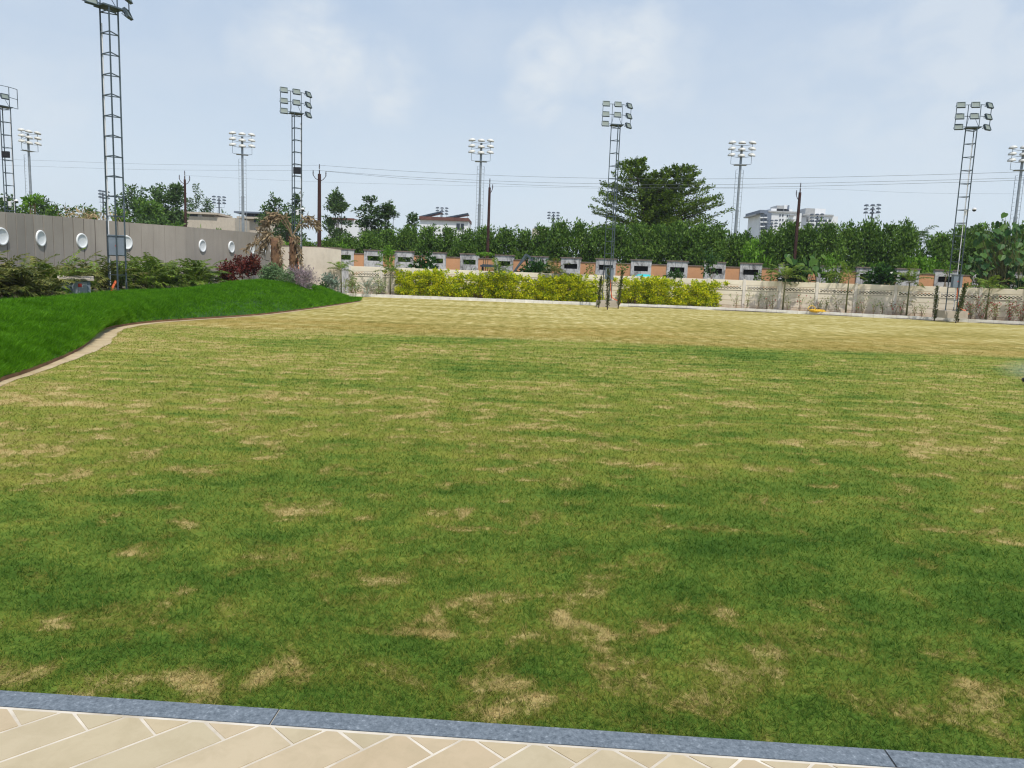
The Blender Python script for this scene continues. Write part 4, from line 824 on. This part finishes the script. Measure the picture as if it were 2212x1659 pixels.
# dead palms
def dead_palm(x,yb,yt,Y,r,label,fr,lean=0):
    b,tp=P(x,yb,Y),P(x+lean,yt,Y); t=thing('dead_palm',(b.x,Y,.45),label,'palm tree','dead palms'); h=tp.z-.45; lx=tp.x-b.x; mt=MB()
    pts=[(lx*k/8,0,h*k/8) for k in range(9)]; mt.tube(pts,[r*(1.15-.45*k/8+.05*(k%2)) for k in range(9)],9)
    for k in range(70):
        a=rng.random()*6.28; z=h*(.1+.85*rng.random()); rr=r*(1.08-.42*z/h); p=Vector((lx*z/h+math.cos(a)*rr,math.sin(a)*rr,z)); mt.tube([Vector((lx*z/h,0,z-.1)),p+Vector((math.cos(a)*.07,math.sin(a)*.07,.16))],[.06,.02],4)
    mt.build('trunk',m_deadtrunk,t,smooth=True); out=[]; mb=MB()
    for (ax,ay,Lx,ll) in fr:                                          # px offsets of a frond's tip from the trunk top
        p0=np.array([lx,0,h]); sc=Y/F; tip=np.array([lx+ax*sc,rng.normal()*.4,h-ay*sc]); hgt=np.array([lx+ax*sc*.5,rng.normal()*.2,max(h,tip[2])+Lx]); ps=[]
        for k in range(11): u=k/10; ps.append((1-u)**2*p0+2*u*(1-u)*hgt+u*u*tip)
        ps=np.array(ps); mb.tube([tuple(q) for q in ps],[.035-.0025*k for k in range(11)],4,False); nlf=70; u=.35+.65*rng.random(nlf); c=np.stack([np.interp(u*10,range(11),ps[:,i]) for i in range(3)],1)+rng.normal(size=(nlf,3))*.05
        out.append(leaf_v(c,np.full(nlf,ll),rng,-1.1,.24,np.tile(unit((tip-p0)[None]),(nlf,1)),.5))
    link('fronds',nmesh('fronds',np.concatenate(out),4,L_dead),t); mb.build('frond_stalks',L_dead,t)
dead_palm(603,606,515,39,.29,'thick dead palm with hanging brown fronds on the mound end',[(-60,26,.25,.28),(-38,42,.3,.3),(-24,30,.3,.26),(22,55,.25,.24),(-20,-4,.35,.25),(16,10,.3,.2)],-10)
dead_palm(636,606,512,41.5,.24,'second dead palm with one high arched withered frond beside the tower',[(-76,-8,2.1,.30),(-80,0,1.9,.30),(-66,-18,1.8,.30),(-70,4,2.2,.30),(54,-28,1.1,.34),(48,-20,.9,.32),(18,62,.45,.28),(22,70,.4,.28),(-30,-30,.9,.3)],-4)
b=P(575,605,40); t=thing('wrapped_stump',(b.x,40,.45),'leaning brown sheathed palm stump left of the thick dead palm','stump'); mt=MB().tube([(0,0,0),(.15,0,.6),(.55,0,1.6)],[.26,.2,.05],8); mt.build('trunk',m_deadtrunk,t,smooth=True)
C=np.stack([np.linspace(0,.5,160)+rng.normal(size=160)*.12,rng.normal(size=160)*.15,np.linspace(.1,1.5,160)],1); link('sheaths',nmesh('s',leaf_v(C,np.full(160,.45),rng,-1.2,.2),4,L_dead),t)
# ------------------------------------------------------------------ shrubs
def shrub(x,yb,yt,wpx_,Y,label,mat,nl,ls,cat='shrub',name='shrub',group=None,ncl=20,up=.3,asp=.4,zb=None,flower=None,stemn=7,wild=0,thick=.8,cr=None):
    b=P(x,yb,Y); tp=P(x,yt,Y); h=tp.z-b.z; W=wpx_*Y/F; t=thing(name,(b.x,Y,b.z),label,cat,group); cs=[];rs=[]
    for i in range(ncl):
        a=rng.random()*6.28; u=rng.random()**.7; r_=(rng.random()**.5)*W*.40*math.sin((.25+.7*u)*math.pi)**.5; cs.append((math.cos(a)*r_,math.sin(a)*r_*thick,h*(.12+.78*u))); rs.append((cr or .16*(W+h)/2+.05)*(.7+.5*rng.random()))
    C,D=clump_points(cs,rs,[max(4,nl//ncl)]*ncl,rng); C[:,2]=np.maximum(C[:,2],.02); link('foliage',nmesh('foliage',leaf_v(C,np.full(len(C),ls),rng,up,asp,D,.8),4,mat),t)
    mb=MB()
    for i in rng.permutation(ncl)[:stemn]: mb.tube([(rng.normal()*.04,rng.normal()*.04,-.05),tuple(np.array(cs[i])*np.array([.4,.4,.5])),cs[i]],[.02,.015,.008],4)
    mb.build('stem',m_stem,t)
    if flower:
        for i in range(flower):
            c=Vector(cs[int(rng.integers(ncl))])+Vector((rng.normal()*.08,-.15,.14)); f=MB()
            for k in range(5):
                a=k*1.2566; f.quad(c,c+Vector((math.cos(a-.5)*.07,-.02,math.sin(a-.5)*.07)),c+Vector((math.cos(a)*.11,-.03,math.sin(a)*.11)),c+Vector((math.cos(a+.5)*.07,-.02,math.sin(a+.5)*.07)))
            f.build('flower',m_petal,t)
    return t
shrub(492,622,570,62,35,'dark purple red shrub right of the palm clumps',L_red,900,.17,ncl=22,name='red_shrub',group='dark red shrubs')
shrub(542,612,556,52,37,'tall dark red shrub touching the taupe wall beneath the discs',L_red,900,.17,ncl=20,name='red_shrub',group='dark red shrubs')
shrub(520,598,552,42,38.4,'slender dark maroon shrub standing between the two dark red ones',L_red,500,.15,ncl=14,name='red_shrub',group='dark red shrubs')
shrub(596,622,576,88,34.6,'rounded grey green shrub on the crest of the mound',L_greyg,2200,.11,ncl=34,name='silver_shrub',up=.4)
shrub(652,627,580,90,35.4,'lilac tinted wispy shrub on the crest of the mound',L_lilac,2600,.13,ncl=34,name='lilac_shrub',up=.5,asp=.2)
shrub(712,640,592,50,46,'bluish grey leaved shrub beside the mound end',L_blue,700,.16,name='blue_shrub')
shrub(700,636,615,30,45,'small green shrub at the tail of the mound',L_plum,300,.14)
shrub(760,640,600,42,49.7,'loose green climber shrub against the first precast panel',L_boug,500,.13)
shrub(818,640,598,34,49.9,'thin pale leaved shrub left of the yellow hedge',L_boug,350,.12)
# yellow duranta hedge
rng=np.random.default_rng(91); yp=[]
for k in range(3):
    cs=[];rs=[]
    for i in range(46):
        a=rng.random()*6.28; u=rng.random(); r_=(.35+.65*rng.random()**.5)*.78*(1 if u<.75 else 1.15-u*.35); cs.append((math.cos(a)*r_*1.05,math.sin(a)*r_*.62,.14+1.28*u)); rs.append(.25)
    for i in range(26): cs.append((rng.normal()*.6,rng.normal()*.35,1.42+.30*rng.random())); rs.append(.10)
    C,D=clump_points(cs,rs,[105]*46+[30]*26,rng); C[:,2]=np.maximum(C[:,2],.04); t=thing('yellow_bush',(0,0,0),'-','bush','yellow leaved bushes along the white kerb')
    link('foliage',nmesh('foliage',leaf_v(C,np.full(len(C),.125),rng,.35,.5,D,.8),4,L_yellow),t); mb=MB()
    for i in range(14): mb.tube([(cs[i][0]*.4,cs[i][1]*.4,-.02),(cs[i][0]*.7,cs[i][1]*.7,cs[i][2]*.5),cs[i]],[.02,.014,.008],4)
    mb.build('stem',m_stem,t); yp.append(t)
YB=[(884,'at the left end of the long yellow hedge'),(934,'below the dark white flowered shrub'),(985,'left of the umbrella shaped plant in the long hedge'),(1037,'just below the umbrella shaped plant'),(1088,'at the foot of the tall spear palm'),(1140,'below the digging machine arm'),(1190,'at the foot of the half dry palm'),(1232,'second from the right end of the long yellow hedge'),(1272,'left beside the slim conifers and tower plinth'),(1368,'at the left end of the short yellow hedge'),(1416,'below the turquoise tub'),(1468,'in the middle of the short yellow hedge'),(1520,'at the right end of the short yellow hedge')]
for i,(x,where) in enumerate(YB):
    o=yp[i] if i<3 else copy_tree(yp[i%3]); Y=49.9-.02*max(0,x-1300)*.3; q,a=kx(x,.85); o.location=(q.x,q.y,.05); s_=.98+.1*math.sin(i*2.1); o.scale=(1.02,1.0,s_*(.98 if x<1300 else 1.0)); o.rotation_euler.z=a+(math.pi if i%2 else 0); o['label']='yellow leaved bush '+where
# plumeria style shrubs and odd plants rising behind the precast wall (between the two walls)
rng=np.random.default_rng(17)
_sh=shrub
def shrub(x,yb,yt,w_,Y,lab,mat,nl,ls,*a,**k):
    if mat is L_plum: w_*=1.3; nl=int(nl*2.8)
    return _sh(x,yb+6,yt-4,w_,Y,lab,mat,nl,ls,*a,**k)
shrub(918,612,556,58,52.5,'round dark glossy shrub with white flowers above the left yellow hedge',L_plum,520,.27,name='frangipani',cat='shrub',group='white flowered glossy shrubs',ncl=22,flower=6,asp=.4)
shrub(1157,615,570,66,52.0,'dark glossy shrub with white flowers under the machine arm',L_plum,520,.27,name='frangipani',group='white flowered glossy shrubs',ncl=22,flower=6,asp=.4)
shrub(1905,640,580,56,48.4,'dark glossy shrub with few white flowers right of the slender palm',L_plum,520,.27,name='frangipani',group='white flowered glossy shrubs',ncl=22,flower=5,asp=.4)
shrub(1715,632,568,50,49.0,'leafy glossy shrub right behind the full green palm',L_plum,380,.27,name='frangipani',group='white flowered glossy shrubs',ncl=18,flower=1)
shrub(1455,612,590,36,50.8,'small glossy shrub right of the turquoise tub above the wall',L_plum,170,.24,ncl=9)
shrub(2150,648,596,70,46.6,'broad leafy shrub mass above the wall right of the paired conifers',L_plum,500,.26,ncl=22,flower=2)
shrub(1535,600,548,50,51.0,'small tree with drooping leaves leaning before the hedge right of the yellow hedge',L_big,330,.22,name='small_tree',cat='tree',ncl=16,up=-.4,stemn=4)
shrub(835,592,532,34,51.8,'small light green leafy tree behind the slim upright palm',L_bright,420,.18,name='small_tree',cat='tree',ncl=14)
shrub(1790,622,548,50,48.8,'weeping light green shrub beside the broad leaved one above the wall',L_bright,420,.2,ncl=18,up=-.3,name='small_tree',cat='tree')
shrub(1800,625,578,46,48.2,'leafy green shrub below the weeping light green one',L_palm,260,.22,ncl=12)
shrub(2039,622,570,22,48.6,'young sapling with bright leaf tuft left of the right lattice tower',L_bright,90,.2,ncl=5,name='sapling',cat='tree')
shrub(1020,612,588,22,52.6,'little green shrub left under the umbrella shaped plant',L_hedge,110,.17,ncl=6)
for (x,yb,yt,w_,lab) in [(1205,598,575,28,'leafy vine tuft above the wall left of the hedge gap'),(1275,600,570,34,'trailing leafy vine above the wall behind the hedge gap conifer'),(1345,604,570,22,'thin climbing vine on the orange panel right of the hedge gap'),(1665,612,575,20,'climbing vine on the weathered pier near the full green palm'),(1640,610,590,24,'low trailing vine left of the full green palm'),(1882,620,572,18,'thin climbing vine over the weathered pier at right'),(2090,635,605,22,'small trailing vine right of the right lattice tower'),(1470,606,597,14,'tiny vine sprig above the short yellow hedge')]:
    shrub(x,yb,yt,w_,YC(x)-.9,lab,L_hedge,90,.17,'vine','vine',None,8,.2,.45,stemn=4)
# umbrella plant
q=P(1048,600,52.6); t=thing('umbrella_plant',(q.x,52.6,0),'umbrella shaped bright green plant with drooping leaves above the left hedge','plant'); tz=P(1048,540,52.6).z; C=[];D=[]
for k in range(26):
    a=rng.random()*6.28; r_=rng.random()**.5*.62; c=np.array([math.cos(a)*r_,math.sin(a)*r_*.8,tz-.12-.35*r_**2])
    for j in range(8):
        b=j*.785; C.append(c); D.append((math.cos(b),math.sin(b),-.7))
C=np.array(C);D=unit(np.array(D)); link('foliage',nmesh('f',leaf_v(C,np.full(len(C),.24),rng,-.2,.35,D,2.2),4,L_bright),t); mb=MB()
for k in range(3): mb.tube([(k*.1-.1,0,0),(k*.15-.15,0,tz-.4)],.025,5)
mb.build('stem',m_stem,t)
# big heart leaved plants
def heart_leaf(mb,c,d,n,s):
    d=d.normalized(); sd=d.cross(n).normalized(); n=sd.cross(d).normalized(); o=[(0,0),(-.12,.28),(.08,.46),(.42,.46),(.8,.2),(1.05,0)]
    L_=[c+d*(x*s)+sd*(y*s)+n*(-abs(y)*s*.25-(x*x)*s*.12) for x,y in o]; Rr=[c+d*(x*s)-sd*(y*s)+n*(-abs(y)*s*.25-(x*x)*s*.12) for x,y in o]; i=len(mb.v)
    mid=[c+d*(x*s)+n*(-(x*x)*s*.12) for x in (0,.2,.5,.8,1.05)]
    mb.v+=[tuple(q) for q in L_]; mb.f.append((i,i+5,i+4,i+3,i+2,i+1)); mb.mi.append(0); j=len(mb.v); mb.v+=[tuple(q) for q in Rr]; mb.f.append((i,j+1,j+2,j+3,j+4,i+5)); mb.mi.append(0)
def bigleaf(x,yb,leaves,Y,label,name='broad_leaf_plant',s=(.42,.6),cat='plant'):
    b=P(x,yb,Y); t=thing(name,(b.x,Y,0),label,cat,'broad leaved plants'); mb=MB(); ms=MB()
    for (lx,ly) in leaves:
        q=P(lx,ly,Y)-Vector((b.x,Y,0)); q.y+=rng.normal()*.25; az=rng.random()*6.28; d=Vector((math.cos(az)*.6,math.sin(az)*.6-.25,-.75)); heart_leaf(mb,q,d,Vector((math.cos(az)*.5,-.8,.8)),s[0]+(s[1]-s[0])*rng.random())
        ms.tube([(rng.normal()*.08,0,0),(q.x*.45,q.y*.4,q.z*.62),tuple(q)],[.018,.013,.007],4)
    mb.build('leaves',L_big,t); ms.build('stem',m_gstem,t)
bigleaf(1740,640,[(1738,556),(1752,560),(1727,568),(1715,560),(1700,556),(1745,580),(1730,580),(1722,590),(1708,548),(1760,575)],48.6,'broad heart leaved plant with blue green leaves above the full palm')
bigleaf(1768,640,[(1765,545),(1755,552),(1775,550),(1750,565),(1762,560),(1745,575),(1740,585),(1758,583),(1776,566),(1770,578)],48.9,'broad leaved plant with one pale curled leaf right of the blue green one')
rg=np.random.default_rng(3)
bigleaf(2165,650,[(2165+rg.normal()*26,525+rg.normal()*26) for k in range(85)]+[(2150,495),(2170,492),(2190,500),(2200,515),(2180,510)],46.2,'tall big leaved tree overhanging the wall at the right edge','big_leaf_tree',(.28,.46),'tree')
bigleaf(2125,650,[(2122+rg.normal()*14,575+rg.normal()*18) for k in range(48)],46.0,'lower big leaved tree left of the tall one near the right edge','big_leaf_tree',(.28,.44),'tree')
bigleaf(2203,650,[(2207+rg.normal()*14,575+rg.normal()*30) for k in range(40)],45.6,'big leaved tree cut by the right picture edge','big_leaf_tree',(.28,.44),'tree')
# palms rising above the hedge
for (x,y,Y,lab,rz) in [(1985,505,66,'drooping palm top rising from the hedge dip',0),(2095,490,68,'small fan of palm leaves behind the right lattice tower',1),(2030,512,64,'little palm tip left of the right lattice tower above the hedge',2)]:
    q=P(x,y,Y); palm((q.x,Y,0),q.z-.6,2.1 if rz==0 else 1.4,11,np.random.default_rng(200+rz),lab,'palms above the hedge',L_far,.12,1,(.0,1.3),1.8,.75,.035,24,hang=.25,name='palm_tree',bark=m_bark)
# slim conifers
rng=np.random.default_rng(23)
def conifer(x,yb,yt,lean,label,off):
    g0=G(x,yb); tp=P(x+lean,yt,g0.y); t=thing('slim_conifer',(g0.x,g0.y,0),label,'conifer','slim conifers by the white kerb'); h=tp.z; lx=tp.x-g0.x; n=520
    u=rng.random(n)**.9; r_=(.10*np.sin(np.clip(u*.9+.1,0,1)*math.pi)**.6+.015)*np.sqrt(rng.random(n)); a=rng.random(n)*6.28
    C=np.stack([lx*u+np.cos(a)*r_,np.sin(a)*r_,h*(.05+.93*u)],1); link('foliage',nmesh('f',leaf_v(C,np.full(n,.11),rng,1.6,.3),4,L_cyp),t); MB().tube([(0,0,-.05),(lx*.5,0,h*.5),(lx,0,h)],[.035,.025,.006],5).build('trunk',m_bark,t)
conifer(1293,665,597,6,'leaning slim conifer left of the tower plinth at the hedge gap',0); conifer(1312,669,580,2,'slim conifer right in front of the tower at the hedge gap',0); conifer(1335,667,583,10,'slim conifer right of the tower at the hedge gap',0)
conifer(2018,694,618,7,'single slim conifer left of the right lattice tower',0); conifer(2064,698,612,22,'slanting slim conifer right of the right lattice tower',0); conifer(2069,696,618,17,'shorter slanting conifer paired with the taller one right of the tower',0)
# bougainvillea seedlings against the precast wall
BG=[(1590,1),(1612,0),(1636,0),(1655,0),(1668,2),(1700,0),(1727,2),(1750,1),(1768,1),(1783,0),(1808,0),(1848,1),(1862,0),(1885,0),(1905,0),(1928,1),(1945,3),(1975,1),(1990,0),(2096,2),(2120,4),(2150,3),(2178,4),(2205,4)]
bg_names=['scraggly','thin leafed','leggy','bare stemmed','sparse']
for i,(x,fl) in enumerate(BG):
    q,a=kx(x,1.25); big=2.2 if x>2090 else 1; h=(1.0+.35*rng.random())*(1.1 if x>2090 else 1); t=thing('bougainvillea',(q.x,q.y,.05),'-','climbing plant','sparse climbing plants along the cream wall'); ms=MB(); C=[];Fl=[]
    for k in range(int(3*big)):
        a=rng.random()*6.28; tipx=rng.normal()*.22*big; p=[(0,0,0),(tipx*.4,rng.normal()*.05,h*.5),(tipx,rng.normal()*.1,h*(.7+.35*rng.random()))]; ms.tube(p,[.016,.011,.005],4)
        for j in range(int(22*(1.8 if big>1 else 1))):
            u=.25+.8*rng.random(); c=np.array([np.interp(u*2,[0,1,2],[w_[z_] for w_ in p]) for z_ in range(3)])+rng.normal(size=3)*.09; (Fl if rng.random()<fl*.08 else C).append(c)
    C=np.array(C); v=leaf_v(C,np.full(len(C),.09),rng,.1,.55); nc=len(C); v=np.concatenate([v,leaf_v(np.array(Fl),np.full(len(Fl),.09),rng,.1,.7)]) if Fl else v
    me=nmesh('foliage',v,4,L_boug); me.materials.append(L_pink); me.polygons.foreach_set('material_index',np.r_[np.zeros(nc,np.int32),np.ones(len(Fl),np.int32)]); link('foliage',me,t); ms.build('stem',m_stem,t)
    fd='pink flowered' if fl>=2 else 'faintly pink' if fl==1 else 'green'
    t['label']=f'{bg_names[i%5]} {fd} climbing plant, {ORD[i]} from the left along the cream wall'
# ------------------------------------------------------------------ small objects
# yellow hose coil on the kerb
q,a=kx(1763,.1); t=thing('hose_coil',(q.x,q.y,.15),'loose coil of bright yellow hose lying on the white kerb','hose'); mb=MB(); random.seed(2)
for k in range(7):
    r_=.28+.05*random.random(); ox,oy=random.uniform(-.16,.16),random.uniform(-.08,.08); tl=random.uniform(-.12,.25); mb.tube([(ox+math.cos(u*.524)*r_*1.25,oy+math.sin(u*.524)*r_*.6,.04+.03*k*.5+math.sin(u*.524)*r_*tl) for u in range(13)],.022,6,False)
mb.tube([(-.3+.24*math.cos(u*.4),0,.12+.26*abs(math.sin(u*.4))) for u in range(9)],.022,6); mb.tube([(.3,0,.03),(.55,-.06,.02),(.8,.05,.02),(.95,0,.02)],.022,6); mb.build('hose',m_yel,t,smooth=True)
# turquoise tub on the precast wall
q=P(1391,598,51.5); t=thing('plastic_tub',(q.x,q.y,0),'shallow turquoise plastic tub upside down on a stand above the cream wall','tub'); MB().lathe([(.001,.17),(.42,.16),(.46,.10),(.60,.02),(.62,0),(.60,-.02)],(0,0,q.z),18).build('shell',m_cyan,t,smooth=True); MB().tube([(0,0,0),(0,0,q.z+.1)],.18,8).build('stand',m_conc,t)
# meter cabinet among the palms
q=P(165,634,23.2); t=thing('meter_cabinet',(q.x,q.y,.35),'old grey meter cabinet with sloping top between the palm clumps','cabinet'); z1=P(165,603,23.2).z-.35
M=Matrix.Rotation(R(30),3,'Z'); MB().box((0,0,z1/2),(.75,.45,z1),R(30)).build('body',m_box,t); MB().box((0,0,z1+.03),(.95,.6,.05),M=M@Matrix.Rotation(R(8),3,'X')).build('lid',m_conc,t); MB().box(M@Vector((.1,-.235,z1*.5)),(.36,.02,z1*.75),R(30)).build('door',m_steel2,t); MB().box(M@Vector((.1,-.25,z1*.72)),(.1,.006,.1),R(30)).build('danger_mark',m_red,t)
# backhoe loader behind the precast wall
Yx=52.2; q=P(1062,600,Yx); t=thing('backhoe_loader',(q.x,Yx,0),'dark slate digging machine with raised folded arm parked between the walls','digger')
def ex(x,y): v=P(x,y,Yx); return Vector((v.x-q.x,0,v.z))
r0=ex(1060,575); MB().box((r0.x,0,r0.z),(1.35,1.3,.12)).box((r0.x,0,r0.z+.08),(1.1,1.1,.05)).build('cab_roof',m_exc,t)
mb=MB()
for sx_ in(-.55,.55):
    for sy in(-.5,.5): mb.tube([(r0.x+sx_,sy,r0.z),(r0.x+sx_*1.05,sy,1.2)],.05,4)
mb.build('cab_frame',m_black,t); MB().box((r0.x,0,1.0),(2.0,1.2,.7)).box((r0.x-1.2,0,1.15),(1.2,.9,.7)).build('body',m_exc,t); MB().box((r0.x+.1,0,1.55),(.5,.5,.12)).box((r0.x+.32,0,1.85),(.12,.5,.55)).build('seat',m_black,t)
for (x_,r_) in ((r0.x+.55,.62),(r0.x-1.35,.42)):
    for sy in(-.7,.7): w_=MB().lathe([(r_*.5,-.15),(r_*.9,-.17),(r_,-.1),(r_,.1),(r_*.9,.17),(r_*.5,.15)],(x_,sy,r_),18,Matrix.Rotation(R(90),3,'X')).build('wheel',m_tyre,t); MB().lathe([(.001,-.1),(r_*.5,-.12),(r_*.5,.12),(.001,.1)],(x_,sy,r_),14,Matrix.Rotation(R(90),3,'X')).build('rim',m_steel,w_)
a0,a1,a2=ex(1108,592),ex(1136,549),ex(1153,572)
MB().tube([(r0.x+1.0,0,1.1),a0,],.12,4).tube([a0,a1],[.11,.08],4).build('boom',m_steel,t); MB().tube([a1,a1*.5+a2*.5+Vector((.12,0,.05)),a2],[.09,.12,.07],4).tube([a0*.6+a1*.4+Vector((-.02,-.1,-.1)),a1*.8+a2*.2],.035,5).build('dipper',m_exc,t)
bk=MB(); 
for sy in(-.3,.3): bk.quad(*[a2+Vector((x_,sy,z_)) for x_,z_ in((0,.1),(.28,-.1),(.2,-.55),(-.25,-.6),(-.12,-.15))])
for (x0,z0),(x1,z1) in (((.28,-.1),(.2,-.55)),((.2,-.55),(-.25,-.6)),((0,.1),(.28,-.1))): bk.quad(a2+Vector((x0,-.3,z0)),a2+Vector((x0,.3,z0)),a2+Vector((x1,.3,z1)),a2+Vector((x1,-.3,z1)))
bk.build('bucket',m_exc,t)
# lawn sprinkler with mist at the right edge
q=G(2212,830); t=thing('lawn_sprinkler',(q.x+.02,q.y,0),'black lawn sprinkler spraying fine mist at the right picture edge','sprinkler')
MB().lathe([(.001,.0),(.05,.0),(.055,.03),(.03,.06),(.03,.1),(.001,.11)],(.04,0,0),12).tube([(-.05,0,.07),(.0,0,.085),(.09,0,.085)],[.035,.045,.04],10).build('nozzle',m_black,t,smooth=True); MB().tube([(.05,0,.03),(.4,.05,.018),(1.2,.2,.015)],.016,6).build('feed_hose',m_black,t,smooth=True)
mm=bpy.data.materials.new('mist'); mm.use_nodes=True; nt=mm.node_tree; nt.nodes.clear(); ou=N(nt,'ShaderNodeOutputMaterial'); pv=N(nt,'ShaderNodeVolumePrincipled'); pv.inputs['Color'].default_value=(.95,.97,1,1); nt.links.new(pv.outputs[0],ou.inputs['Volume'])
tcn=N(nt,'ShaderNodeTexCoord'); ln_=N(nt,'ShaderNodeVectorMath',operation='LENGTH'); nt.links.new(tcn.outputs['Object'],ln_.inputs[0]); mr_=N(nt,'ShaderNodeMapRange',interpolation_type='SMOOTHSTEP'); nt.links.new(ln_.outputs['Value'],mr_.inputs[0])
for i,v in ((1,.0),(2,.95),(3,1.0),(4,0)): mr_.inputs[i].default_value=v
nt.links.new(math_(nt,'MULTIPLY',mr_.outputs[0],noise(nt,tcn.outputs['Object'],3,3)),pv.inputs['Density'])
bpy_me=MB().lathe([(math.sin(k*math.pi/10)+1e-4,-math.cos(k*math.pi/10)) for k in range(11)],n=16).mesh('mist',mm,True); o=link('spray_mist',bpy_me,None,(q.x+.15,q.y+.1,.24)); o.scale=(.75,.5,.24); tag(o,'faint white water mist drifting from the sprinkler','mist',kind='stuff')

# ------------------------------------------------------------------ the hazy air
hm=bpy.data.materials.new('haze'); hm.use_nodes=True; nt=hm.node_tree; nt.nodes.clear(); ou=N(nt,'ShaderNodeOutputMaterial'); pv=N(nt,'ShaderNodeVolumePrincipled'); pv.inputs['Color'].default_value=(.90,.95,1,1); pv.inputs['Density'].default_value=.0003; pv.inputs['Anisotropy'].default_value=.2; nt.links.new(pv.outputs[0],ou.inputs['Volume'])
hz=MB().box((0,290,24.5),(700,640,52)).build('haze',hm); tag(hz,'thin pale haze lying over the far buildings','haze',kind='stuff')
